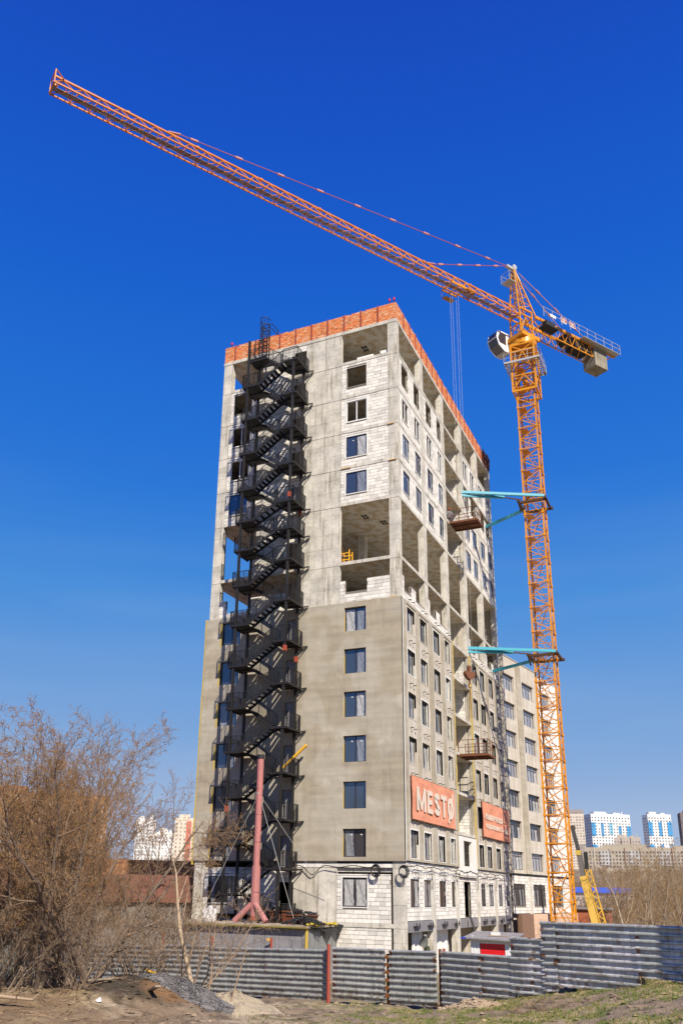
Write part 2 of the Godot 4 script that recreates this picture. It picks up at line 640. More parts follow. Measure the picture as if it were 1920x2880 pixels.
func build_tower_front(T: Node3D, F: Transform3D) -> void:
	var R := [-4.49, -2.77]
	var L := [-15.05, -13.35]
	# plaster skin, storeys 2 to 7
	var holes := []
	for k in range(2, 8):
		holes.append([R[0], R[1], wtop(k) - 1.85, wtop(k)])
		holes.append([L[0], L[1], wtop(k) - 1.85, wtop(k)])
		holes.append([-9.35, -8.35, LV[k - 1], LV[k - 1] + 2.15])
	var mb := MB.new()
	wall(mb, F, -16.5, 0.0, 3.98, 22.5, -0.28, 0.0, holes)
	put(mb, "plaster_skin", M.plaster, T)
	var edge := MB.new()
	var y := 3.7
	while y < 22.4:
		var h := rf(0.9, 1.4)
		edge.box(Vector3(-16.62 + rf(-0.015, 0.015), y, -0.26), Vector3(-16.5, minf(y + h - 0.02, 22.6), -0.01 + rf(-0.02, 0.0)))
		y += h
	put(edge, "insulation_edge", M.insulation, T)
	for k in range(2, 8):
		window(T, F, R[0], R[1], wtop(k) - 1.85, wtop(k), -0.2, "blue" if k > 2 else "dim")
		window(T, F, L[0], L[1], wtop(k) - 1.85, wtop(k), -0.2, "clean" if k > 3 else "dim")
		var ins := MB.new()
		ins.t = F
		ins.box(Vector3(-15.17, wtop(k) - 1.95, -0.1), Vector3(-15.06, wtop(k) + rf(-0.2, 0.1), 0.012))
		put(ins, "insulation_strip", M.insulation, T)
		ins = MB.new()
		ins.t = F
		ins.box(Vector3(-9.47, LV[k - 1], -0.05), Vector3(-9.36, LV[k - 1] + 2.1, 0.012))
		put(ins, "insulation_strip", M.insulation, T)
		ins = MB.new()
		ins.t = F
		ins.box(Vector3(R[0] - 0.004, wtop(k) - 1.84, -0.14), Vector3(R[0] + 0.014, wtop(k) - 0.5, -0.05))
		put(ins, "insulation_strip", M.insulation, T)
		door(T, F, -9.35, -8.35, LV[k - 1], LV[k - 1] + 2.15, -0.16)
	# block infill of the right bay
	for k: int in [10, 11, 12, 13]:
		var y0: float = wtop(k) - 2.55
		var h := [R[0], R[1] + 0.02, wtop(k) - 1.82, wtop(k)]
		var w := Node3D.new()
		w.name = named(T, "block_wall")
		T.add_child(w)
		blocks(w, F, -4.94, -0.91, y0 + 0.005, y0 + 2.93, [h], -0.13, true)
		surround(w, F, h[0], h[1], h[2], h[3], -0.128, 0.13 if k < 13 else 0.03, M.white)
		if k < 13:
			window(T, F, h[0], h[1], h[2], h[3], -0.17, "open" if k == 12 else "blue")
	# half built wall on the eighth storey
	var w8 := Node3D.new()
	w8.name = named(T, "block_wall")
	T.add_child(w8)
	blocks(w8, F, -4.94, -0.91, 22.66, 24.33, [[-4.50, -2.72, 23.4, 30.0]], -0.13, true)
	# ground and first storey of the right bay
	var wb := Node3D.new()
	wb.name = named(T, "block_wall")
	T.add_child(wb)
	blocks(wb, F, -4.94, -1.06, 0.06, 3.15, [[-4.52, -2.74, 1.05, 2.92]], -0.13, true)
	blocks(wb, F, -4.94, -1.06, GROUND, -0.25, [], -0.13, true)
	surround(wb, F, -4.52, -2.74, 1.05, 2.92, -0.128, 0.11, M.white)
	window(T, F, -4.52, -2.74, 1.05, 2.92, -0.17, "dim")
	blocks(wb, F, -8.2, -0.3, 3.56, 3.86, [], -0.13, true)
	# the bays behind the fire escape
	for k: int in [1, 10, 11, 12, 13]:
		var wt := wtop(k) if k > 1 else 2.92
		var y0 := wt - 2.55
		var w := Node3D.new()
		w.name = named(T, "block_wall")
		T.add_child(w)
		var holes2 := [[-15.13, -13.4, wt - 1.82, wt], [-9.35, -8.25, y0 - 0.1, y0 + 2.2]]
		blocks(w, F, -15.49, -8.24, y0 + 0.005, y0 + 2.93, holes2, -0.13, false)
		if k < 13:
			surround(w, F, -15.13, -13.4, wt - 1.82, wt, -0.128, 0.10, M.white)
			window(T, F, -15.13, -13.4, wt - 1.82, wt, -0.17, "open" if k > 10 else ("blue" if k == 10 else "dim"))
		if k == 10:
			door(T, F, -9.35, -8.25, y0, y0 + 2.2, -0.17)
	for k: Array in [[22.66, 24.0], [25.86, 30.5], [43.61, 46.36]]:
		var w := Node3D.new()
		w.name = named(T, "block_wall")
		T.add_child(w)
		var hs := [[-9.35, -8.25, k[0] - 0.1, k[0] + 2.2]]
		if k[0] < 23.0:
			hs.append([-14.9, -12.9, 22.9, 30.0])
			blocks(w, F, -15.49, -8.24, k[0], k[1], hs, -0.13, false)
		else:
			blocks(w, F, -12.4, -8.24, k[0], k[1], hs, -0.13, false)
	# timber left on the slab edges
	for q: Array in [[-0.95, 36.92], [-0.90, 33.72], [-0.9, 22.52], [-4.9, 33.75]]:
		var b := MB.new()
		b.col = Color(0.62, 0.36, 0.08)
		b.box(Vector3(q[0], q[1], -0.13), Vector3(q[0] + rf(0.5, 0.85), q[1] + 0.05, -0.04))
		put(b, "batten", M.wood, T)
	# ledge blocks on the open storeys
	var lg := MB.new()
	lg.box(Vector3(-3.6, 43.62, -0.75), Vector3(-2.2, 43.84, -0.2))
	lg.box(Vector3(-1.6, 43.62, -0.8), Vector3(-0.93, 44.0, -0.3))
	put(lg, "spare_blocks", M.block, T)
	# holes cast into the ceilings for services, each with a dark sleeve
	for yc: float in [30.53, 46.36]:
		for k in 2:
			var s := MB.new()
			for j in 4:
				s.box(Vector3(-4.1 + k * 1.0 + (j % 2) * 0.26, yc - 0.012, -2.6 - k * 1.6 - (j >> 1) * 0.45), Vector3(-3.9 + k * 1.0 + (j % 2) * 0.26, yc - 0.003, -2.25 - k * 1.6 - (j >> 1) * 0.45))
			put(s, "service_sleeve", M.black, T)
	# low strip and cables above the ground storey
	var strip := MB.new()
	strip.t = F
	strip.box(Vector3(-16.4, 3.86, -0.30), Vector3(-0.1, 4.0, -0.2))
	put(strip, "shade_strip", M.black, T)  # solid black strip painting in the shade of the recess under the plaster


func door(T: Node3D, f: Transform3D, u0: float, u1: float, y0: float, y1: float, d: float) -> void:
	var n := Node3D.new()
	n.name = named(T, "door")
	T.add_child(n)
	cube("door_frame", n, f, Vector3(u0, y0, d - 0.08), Vector3(u0 + 0.06, y1, d + 0.02), M.steel_dark)
	cube("door_frame", n, f, Vector3(u1 - 0.06, y0, d - 0.08), Vector3(u1, y1, d + 0.02), M.steel_dark)
	cube("door_leaf", n, f, Vector3(u0 + 0.06, y0 + 0.01, d - 0.06), Vector3(u1 - 0.06, y1, d - 0.01), M.panel_grey)
	cube("handle", n, f, Vector3(u0 + 0.16, y0 + 1.0, d - 0.01), Vector3(u0 + 0.28, y0 + 1.04, d + 0.04), M.black)


func build_tower_side(T: Node3D, S: Transform3D) -> void:
	var bays := [[0.66, 5.94], [6.86, 11.96], [12.91, 18.04], [18.96, 24.09], [25.01, 29.59]]
	# plaster with shallow window strips
	for seg: Array in [[0.0, 12.88, 0, 4], [18.0, 31.0, 4, 8]]:
		var niches := []
		for c in range(seg[2], seg[3]):
			niches.append([CW[c][0] - 0.30, CW[c][1] + 0.30, 4.2, 22.3])
		var mb := MB.new()
		wall(mb, S, seg[0] + (0.003 if seg[0] < 1.0 else 0.0), seg[1], 4.04, 22.5, -0.28, 0.0, niches)
		put(mb, "plaster_skin", M.plaster, T)
		for c in range(seg[2], seg[3]):
			var nm := MB.new()
			var hs := []
			for k in range(2, 8):
				if k == 3 and (c < 4 or c > 4):
					continue
				hs.append([CW[c][0], CW[c][1], wtop(k) - 1.85, wtop(k)])
			wall(nm, S, CW[c][0] - 0.31, CW[c][1] + 0.31, 4.15, 22.35, -0.29, -0.055, hs)
			put(nm, "window_strip", M.plaster_pale, T)
			for k in range(2, 8):
				if k == 3 and (c < 4 or c > 4):
					continue
				window(T, S, CW[c][0], CW[c][1], wtop(k) - 1.85, wtop(k), -0.24, "blue" if k > 4 else "dim", 2)
				var tm := MB.new()
				wall(tm, S, CW[c][0] - 0.10, CW[c][1] + 0.10, wtop(k) - 1.92, wtop(k) + 0.10, -0.2, -0.042, [hs[hs.find([CW[c][0], CW[c][1], wtop(k) - 1.85, wtop(k)])]])
				put(tm, "window_surround", M.white if (c + k) % 3 == 0 or k == 2 else M.plaster_pale, T)
	# the white bead along the near corner
	var bead := MB.new()
	bead.t = S
	bead.box(Vector3(0.20, 4.04, -0.02), Vector3(0.34, 22.5, 0.012))
	put(bead, "corner_bead", M.white, T)
	# anchor pins above the windows
	var pins := MB.new()
	pins.t = S
	for c in 8:
		for k in range(1, 8):
			var y := wtop(k) + 0.62
			if k == 1:
				y = 3.28
			for j in 2:
				var u: float = CW[c][0] + 0.35 + 0.75 * j
				pins.box(Vector3(u, y, -0.12 if k == 1 else -0.06), Vector3(u + 0.05, y + 0.05, 0.16))
				pins.box(Vector3(u, y + 0.012, 0.11), Vector3(u + 0.22 + (0.3 if k == 1 else 0.0), y + 0.05, 0.16))
			if k == 1:
				pins.box(Vector3(CW[c][0] + 0.3, -0.12, -0.1), Vector3(CW[c][0] + 1.3, -0.07, 0.14))
				pins.box(Vector3(CW[c][0] + 0.5, -0.28, 0.05), Vector3(CW[c][0] + 0.55, 0.1, 0.12))
				pins.box(Vector3(CW[c][0] + 1.1, -0.28, 0.05), Vector3(CW[c][0] + 1.15, 0.1, 0.12))
	var po := put(pins, "anchor_pins", M.frame_dark, T)
	stuff(po)
	# block infill, storeys 10 to 13
	for b: int in [0, 1, 3, 4]:
		for k: int in [10, 11, 12, 13]:
			var y0 := wtop(k) - 2.55
			var w := Node3D.new()
			w.name = named(T, "block_wall")
			T.add_child(w)
			var hs := []
			for c in 8:
				if UW[c][0] > bays[b][0] and UW[c][1] < bays[b][1] + 0.3:
					hs.append([UW[c][0], UW[c][1], wtop(k) - 1.82, wtop(k)])
			if k == 12 and b >= 3:
				# only half built here: low wall with piers
				var h12 := [[bays[b][0] + 0.6, bays[b][0] + 1.9, y0 + 0.8, 60.0], [bays[b][0] + 2.7, bays[b][1] - 0.5, y0 + 0.8, 60.0]]
				blocks(w, S, bays[b][0], bays[b][1], y0, y0 + 2.4, h12, -0.13, false)
				continue
			blocks(w, S, bays[b][0], bays[b][1], y0 + 0.005, y0 + 2.93, hs, -0.13, false)
			for h: Array in hs:
				if k < 13 or b >= 3:
					surround(w, S, h[0], h[1], h[2], h[3], -0.128, 0.12, M.white)
				if k < 12:
					window(T, S, h[0], h[1], h[2], h[3], -0.17, "blue")
				elif k == 12 or b >= 3:
					window(T, S, h[0], h[1], h[2], h[3], -0.17, "open")
	# half built walls on the eighth storey
	for b: int in [0, 1, 3, 4]:
		var w := Node3D.new()
		w.name = named(T, "block_wall")
		T.add_child(w)
		var a: float = bays[b][0]
		var e: float = bays[b][1]
		blocks(w, S, a, e, 22.66, 24.4, [[a + 0.42, a + 2.1, 23.4, 60.0], [a + 3.1, e, 23.35, 60.0], [a + 2.0, a + 3.2, 24.15, 60.0]], -0.13, false)
	# balcony bay: far jamb walls of block that face the camera
	for i in range(1, 13):
		if i == 8:
			continue
		var y0: float = LV[i]
		var y1: float = LV[i + 1] - 0.26
		var J := facade(Vector3(0, 0, -17.72), Vector3(1, 0, 0))
		var w := Node3D.new()
		w.name = named(T, "block_wall")
		T.add_child(w)
		if i in [3, 4] or i == 7:
			var pm := MB.new()
			wall(pm, J, -4.0, -0.42, y0, y1, -0.2, 0.0, [])
			put(pm, "plastered_jamb", M.plaster_pale, w)
		else:
			blocks(w, J, -4.0, -0.42, y0 + 0.005, y1 - 0.005, [], 0.0, false)
		var bk := MB.new()
		bk.box(Vector3(-4.2, y0, -18.0), Vector3(-4.02, y1, -12.9))
		put(bk, "recess_wall", M.plaster_pale, T)
	for i in range(1, 7):
		var nj := MB.new()
		nj.box(Vector3(-4.0, LV[i], -13.05), Vector3(-0.29, LV[i + 1] - 0.26, -12.87))
		put(nj, "near_jamb", M.plaster_pale, T)
	# white box with an opening on the first storey, door bay below
	var wb := MB.new()
	wall(wb, S, 12.86, 17.98, 3.42, 6.42, -0.2, 0.06, [[14.05, 16.45, 4.15, 6.12]])
	put(wb, "white_wall", M.white, T)
	# yellow insulation edges of the balcony bay
	for q: Array in [[12.885, 12.98, 6.5], [18.02, 18.34, 4.1]]:
		var y: float = q[2]
		var mb := MB.new()
		mb.t = S
		while y < 22.4:
			var h := rf(0.9, 1.3)
			mb.box(Vector3(q[0], y, -0.2), Vector3(q[1] + rf(-0.02, 0.03), minf(y + h - 0.03, 22.5), 0.03 + rf(-0.02, 0.02)))
			y += h
		put(mb, "insulation_strip", M.insulation, T)
	# first storey block walls between columns, windows
	for b in 5:
		var hs := []
		for c in 8:
			if BW[c][0] > bays[b][0] - 0.5 and BW[c][1] < bays[b][1] + 0.5:
				hs.append([BW[c][0], BW[c][1], 1.08, 2.9])
		if b == 2:
			hs = [[14.4, 16.3, 0.3, 2.95]]
		var w := Node3D.new()
		w.name = named(T, "block_wall")
		T.add_child(w)
		blocks(w, S, bays[b][0], bays[b][1], 0.25, 3.25 if b == 2 else 3.98, hs, -0.13, false)
		if b != 2:
			for h: Array in hs:
				surround(w, S, h[0], h[1], h[2], h[3], -0.128, 0.10, M.white)
				window(T, S, h[0], h[1], h[2], h[3], -0.17, "dim")
		var bm := MB.new()
		bm.t = S
		bm.col = Color(1.7, 1.75, 1.85)
		bm.box(Vector3(bays[b][0] - 0.05, -0.46, -0.4), Vector3(bays[b][1] + 0.05, 0.22, -0.07))
		put(bm, "edge_beam", M.panel_grey, T)
	# open ground storey: set-back wall, white sheets between the columns
	var gw := MB.new()
	gw.box(Vector3(-3.0, GROUND, -30.0), Vector3(-2.8, -0.2, -0.6))
	for z: float in [-6.4, -12.4, -18.5, -24.5]:
		gw.box(Vector3(-2.8, GROUND, z - 0.15), Vector3(-0.6, -0.2, z + 0.15))
	put(gw, "set_back_wall", M.plaster_pale, T)
	for q: Array in [[3.2, 5.7, -0.5], [7.9, 11.6, -0.55], [26.0, 29.3, -0.5]]:
		var sh := MB.new()
		sh.t = S
		var n := 12
		for i in n:
			var u0 := lerpf(q[0], q[1], float(i) / n)
			var u1 := lerpf(q[0], q[1], float(i + 1) / n)
			var a := -0.75 + 0.06 * sin(u0 * 4.1) + 0.03 * sin(u0 * 11.0)
			var b := -0.75 + 0.06 * sin(u1 * 4.1) + 0.03 * sin(u1 * 11.0)
			sh.quad(Vector3(u0, GROUND, a), Vector3(u1, GROUND, b), Vector3(u1, q[2], b), Vector3(u0, q[2], a))
		put(sh, "tarpaulin", M.white, T)


func build_parapet(T: Node3D) -> void:
	# brick upstand: every brick is laid, joints recessed, red steel posts every 1.5 m
	var bed := MB.new()
	bed.col = Color(0.9, 0.75, 0.62)
	bed.box(Vector3(-16.36, 46.68, -0.42), Vector3(-0.16, 48.17, -0.16))
	bed.box(Vector3(-0.42, 46.68, -30.4), Vector3(-0.16, 48.17, -0.43))
	bed.box(Vector3(-16.36, 46.68, -30.4), Vector3(-16.1, 48.17, -0.43))
	bed.box(Vector3(-16.09, 46.68, -30.4), Vector3(-0.43, 48.17, -30.14))
	put(bed, "parapet_bed", M.mortar, T)
	for side in 2:
		var f := facade(Vector3(0, 0, 0), Vector3(1, 0, 0)) if side == 0 else facade(Vector3.ZERO, Vector3(0, 0, -1))
		var a := -16.38 if side == 0 else 0.14
		var b := -0.14 if side == 0 else 30.42
		var mb := MB.new()
		mb.t = f
		for r in 21:
			var y := 46.685 + r * 0.0752
			var u := a - (0.0 if r % 2 == 0 else 0.13)
			while u < b:
				var u0 := maxf(u, a)
				var u1 := minf(u + 0.25, b)
				u += 0.261
				if u1 - u0 < 0.03 or (r == 20 and rng.randf() < 0.22):
					continue
				var k := rng.randf()
				var g := rf(0.8, 1.12)
				var col := Color(0.74, 0.235, 0.08) if k < 0.62 else (Color(0.76, 0.33, 0.15) if k < 0.84 else (Color(0.74, 0.50, 0.32) if k < 0.94 else Color(0.44, 0.11, 0.045)))
				mb.col = Color(col.r * g, col.g * g, col.b * g)
				mb.box(Vector3(u0, y, -0.2), Vector3(u1, y + 0.066, -0.14 + rf(-0.005, 0.005)))
		stuff(put(mb, "parapet_bricks", M.brick, T))
		var us := []
		if side == 0:
			us = [-15.31, -13.81, -12.4, -10.85, -9.3, -7.78, -6.28, -4.75, -3.22, -1.71]
		else:
			for k in 19:
				us.append(1.9 + 1.55 * k)
		for u: float in us:
			var p := MB.new()
			p.t = f
			p.box(Vector3(u - 0.05, 46.68, -0.135), Vector3(u + 0.05, 48.3, -0.075))
			put(p, "parapet_post", M.red_primer, T)
	# rust coloured bent bars at the far end of the roof edge
	var rb := MB.new()
	for k in 9:
		var z := -27.5 - k * 0.33
		rb.bar(Vector3(-0.05, 46.9, z), Vector3(-0.02, 48.5 + rf(-0.3, 0.2), z - rf(0.1, 0.4)), 0.09)
	put(rb, "rebar_rack", M.rust, T)
	# roof corner beacons: red lamps on short stems
	for q: Array in [[-0.75, 48.25, "left one of the two small red lights on the parapet's near corner"], [-0.36, 48.25, "right one of the two small red lights on the parapet's near corner"], [-15.85, 48.25, "small red light on the parapet's far left corner"]]:
		var t := thing("roof_beacon", Vector3(q[0], q[1], -0.3), q[2], "beacon", "red roof beacons")
		var s := MB.new()
		s.tube(Vector3.ZERO, Vector3(0, 0.42, 0), 0.03, 0.03, 6)
		put(s, "stem", M.steel_dark, t)
		var l := MB.new()
		l.col = Color(0.55, 0.01, 0.06)
		l.tube(Vector3(0, 0.36, 0), Vector3(0, 0.6, 0), 0.09, 0.08, 8, true)
		put(l, "lamp", M.plain, t)


# ---------------------------------------------------------------- steel fire escape on the front
func railing(mb: MB, p: Vector3, q: Vector3, h: float) -> void:
	# handrail, mid rail, balusters between two floor points
	mb.bar(p + Vector3(0, h, 0), q + Vector3(0, h, 0), 0.05, 0.035)
	mb.bar(p + Vector3(0, 0.12, 0), q + Vector3(0, 0.12, 0), 0.03, 0.03)
	var n := maxi(2, int(p.distance_to(q) / 0.12))
	for i in n + 1:
		var a := p.lerp(q, float(i) / n)
		var w := 0.05 if i % 8 == 0 or i == n else 0.021
		mb.bar(a + Vector3(0, 0.0 if w > 0.03 else 0.12, 0), a + Vector3(0, h, 0), w, w)


func build_fire_escape() -> void:
	var T := thing("fire_escape_staircase", Vector3(-10.4, GROUND, 1.2), "black steel fire escape zigzagging up the front of the tower", "staircase")
	var O := T.position
	var XR := -8.25
	var XL := -12.5
	for q: Array in [[XR, 0.3, 43.7], [XR, 2.2, 43.7], [XL, 0.3, 46.0], [XL, 2.2, 46.4]]:
		var mb := MB.new()
		mb.t.origin = -O
		mb.box(Vector3(q[0] - 0.085, GROUND, q[1] - 0.085), Vector3(q[0] + 0.085, q[2], q[1] + 0.085))
		put(mb, "post", M.steel_dark, T)
	# splices in primer red
	for q: Array in [[XR, 2.2, 31.0], [XR, 2.2, 18.6], [XL, 2.2, 7.2], [XR, 0.3, 30.2], [XR, 0.3, 18.2]]:
		var mb := MB.new()
		mb.t.origin = -O
		mb.col = Color(1.3, 1.1, 0.8)
		mb.box(Vector3(q[0] - 0.115, q[2], q[1] - 0.115), Vector3(q[0] + 0.115, q[2] + 0.42, q[1] + 0.115))
		put(mb, "splice_sleeve", M.red_primer, T)
	var right := [0.05, 3.44, 6.66, 9.84, 13.04, 16.24, 19.44, 22.6, 25.85, 28.42, 30.75, 34.0, 37.2, 40.35, 43.5]
	for i in right.size():
		var y: float = right[i]
		# right landing at the storey door
		var ld := Node3D.new()
		ld.name = named(T, "landing")
		T.add_child(ld)
		var mb := MB.new()
		mb.t.origin = -O
		for k in 22:
			mb.box(Vector3(-9.25 + k * 0.0635, y - 0.04, 0.02), Vector3(-9.25 + k * 0.0635 + 0.036, y, 2.24))
		mb.box(Vector3(-9.25, y - 0.14, 2.24), Vector3(-7.85, y + 0.02, 2.33))
		mb.box(Vector3(-7.95, y - 0.14, 0.02), Vector3(-7.86, y + 0.02, 2.24))
		mb.box(Vector3(-9.25, y - 0.18, 0.6), Vector3(-7.95, y - 0.06, 0.68))
		mb.box(Vector3(-9.25, y - 0.18, 1.4), Vector3(-7.95, y - 0.06, 1.48))
		put(mb, "deck", M.steel_dark, ld)
		var rl := MB.new()
		rl.t.origin = -O
		railing(rl, Vector3(-9.2, y, 2.28), Vector3(-7.9, y, 2.28), 1.12)
		railing(rl, Vector3(-7.9, y, 2.28), Vector3(-7.9, y, 0.1), 1.12)
		put(rl, "railing", M.steel_dark, ld)
		if i > 0:
			var br := MB.new()
			br.t.origin = -O
			br.bar(Vector3(-8.15, y - 0.12, 0.3), Vector3(-7.45, y - 0.02, 0.02), 0.09)
			br.bar(Vector3(-8.15, y - 0.75, 0.3), Vector3(-7.5, y - 0.12, 0.02), 0.06)
			br.bar(Vector3(-8.15, y - 0.12, 0.45), Vector3(-8.0, y - 0.6, 0.3), 0.06)
			put(br, "wall_bracket", M.steel_dark, T)
		if i == right.size() - 1:
			break
		var y2: float = (y + right[i + 1]) * 0.5
		if i == 14:
			y2 = 45.1
		# left landing at half height
		var lh := Node3D.new()
		lh.name = named(T, "landing")
		T.add_child(lh)
		mb = MB.new()
		mb.t.origin = -O
		for k in 22:
			mb.box(Vector3(-12.9 + k * 0.0615, y2 - 0.04, 0.1), Vector3(-12.9 + k * 0.0615 + 0.036, y2, 2.24))
		mb.box(Vector3(-12.95, y2 - 0.14, 2.24), Vector3(-11.55, y2 + 0.02, 2.33))
		mb.box(Vector3(-12.95, y2 - 0.14, 0.1), Vector3(-12.87, y2 + 0.02, 2.24))
		mb.box(Vector3(-12.87, y2 - 0.18, 1.1), Vector3(-11.55, y2 - 0.06, 1.18))
		put(mb, "deck", M.steel_dark, lh)
		rl = MB.new()
		rl.t.origin = -O
		railing(rl, Vector3(-12.92, y2, 2.28), Vector3(-11.55, y2, 2.28), 1.12)
		railing(rl, Vector3(-12.92, y2, 2.28), Vector3(-12.92, y2, 0.15), 1.12)
		put(rl, "railing", M.steel_dark, lh)
		# inner flight up to the left, outer flight up to the right
		flight(T, O, Vector3(-9.25, y, 0.62), Vector3(-11.55, y2, 0.62), 0.86, 1.08)
		flight(T, O, Vector3(-11.55, y2, 1.78), Vector3(-9.25, right[i + 1], 1.78), 0.86, 2.24)
	# top: flight and landing under the roof ladder
	var yt := 45.0
	var top := Node3D.new()
	top.name = named(T, "landing")
	T.add_child(top)
	var mb2 := MB.new()
	mb2.t.origin = -O
	mb2.box(Vector3(-12.95, yt - 0.06, 0.1), Vector3(-11.2, yt, 1.5))
	mb2.box(Vector3(-12.95, yt - 0.2, 1.42), Vector3(-11.2, yt + 0.04, 1.5))
	put(mb2, "deck", M.steel_dark, top)
	var rl2 := MB.new()
	rl2.t.origin = -O
	railing(rl2, Vector3(-12.92, yt, 1.46), Vector3(-11.2, yt, 1.46), 1.12)
	railing(rl2, Vector3(-12.92, yt, 1.46), Vector3(-12.92, yt, 0.15), 1.12)
	put(rl2, "railing", M.steel_dark, top)
	flight(T, O, Vector3(-9.25, 43.5, 0.62), Vector3(-11.2, yt, 0.62), 0.86, 1.08)
	# caged ladder over the parapet
	var lad := MB.new()
	lad.t.origin = -O
	for x: float in [-12.35, -11.65]:
		lad.bar(Vector3(x, yt, 0.35), Vector3(x, 49.2, 0.35), 0.07)
	for k in 12:
		lad.bar(Vector3(-12.35, yt + 0.35 * (k + 1), 0.35), Vector3(-11.65, yt + 0.35 * (k + 1), 0.35), 0.035)
	for k in 5:
		var y := 46.9 + k * 0.65
		var prev := Vector3.ZERO
		for s in 9:
			var a := PI * s / 8.0
			var p := Vector3(-12.0 - 0.42 * cos(a), y, 0.35 + 0.75 * sin(a))
			if s > 0:
				lad.bar(prev, p, 0.045)
			prev = p
	for s in 5:
		var a := PI * (s + 1) / 6.0
		var x := -12.0 - 0.42 * cos(a)
		var z := 0.35 + 0.75 * sin(a)
		lad.bar(Vector3(x, 46.9, z), Vector3(x, 49.5, z), 0.035)
	for x: float in [-12.35, -11.5]:
		lad.bar(Vector3(x, 49.2, 0.35), Vector3(x, 49.3, -0.9), 0.05)
		lad.bar(Vector3(x, 48.2, -0.9), Vector3(x, 49.3, -0.9), 0.05)
		lad.bar(Vector3(x, 48.7, 0.35), Vector3(x, 48.8, -0.9), 0.05)
	put(lad, "caged_ladder", M.steel_dark, T)
	# yellow plank stuck out of a landing
	var pk := MB.new()
	pk.col = Color(0.80, 0.42, 0.02)
	pk.bar(Vector3(-0.95, -0.8, 0), Vector3(0.95, 0.8, 0), 0.16, 0.16)
	var po := put(pk, "timber_post", M.wood)
	po.position = Vector3(-8.05, 11.1, 0.6)
	tag(po, "yellow timber post leaning out of the fire escape landing", "timber")


func flight(T: Node3D, O: Vector3, a: Vector3, b: Vector3, w: float, rail_z: float) -> void:
	var fl := Node3D.new()
	fl.name = named(T, "stair_flight")
	T.add_child(fl)
	var st := MB.new()
	st.t.origin = -O
	for s: float in [-0.5, 0.5]:
		st.bar(a + Vector3(0, -0.06, s * w), b + Vector3(0, -0.06, s * w), 0.045, 0.20)
	put(st, "stringer", M.steel_dark, fl)
	var tr := MB.new()
	tr.t.origin = -O
	var n := maxi(5, int(absf(b.y - a.y) / 0.2))
	for i in n:
		var p := a.lerp(b, (i + 0.5) / n)
		tr.box(p + Vector3(-0.13, -0.02, -w * 0.5 + 0.03), p + Vector3(0.13, 0.015, w * 0.5 - 0.03))
	put(tr, "treads", M.steel_dark, fl)
	var rl := MB.new()
	rl.t.origin = -O
	railing(rl, Vector3(a.x, a.y, rail_z), Vector3(b.x, b.y, rail_z), 1.08)
	put(rl, "railing", M.steel_dark, fl)


# ---------------------------------------------------------------- tower crane
func lattice_box(mb: MB, h: float, H: float, chord: float, brace: float) -> void:
	# one square mast section, origin at its foot
	for x: float in [-h, h]:
		for z: float in [-h, h]:
			mb.box(Vector3(x - chord, 0, z - chord), Vector3(x + chord, H, z + chord))
			mb.box(Vector3(x - chord * 1.6, 0, z - chord * 1.6), Vector3(x + chord * 1.6, 0.22, z + chord * 1.6))
	for s in 4:
		var t := Basis(Vector3.UP, PI * 0.5 * s)
		var a := t * Vector3(-h, 0, h)
		var b := t * Vector3(h, 0, h)
		mb.bar(a + Vector3(0, 0.12, 0), b + Vector3(0, 0.12, 0), brace)
		mb.bar(a + Vector3(0, H * 0.52, 0), b + Vector3(0, H * 0.52, 0), brace * 0.7)
		mb.bar(a + Vector3(0, H * 0.5, 0), b + Vector3(0, H * 0.97, 0), brace * 0.9)
		mb.bar(a + Vector3(0, H * 0.5, 0), b + Vector3(0, 0.14, 0), brace * 0.9)
	mb.bar(Vector3(-h, 0.12, -h), Vector3(h, 0.12, h), brace * 0.7)


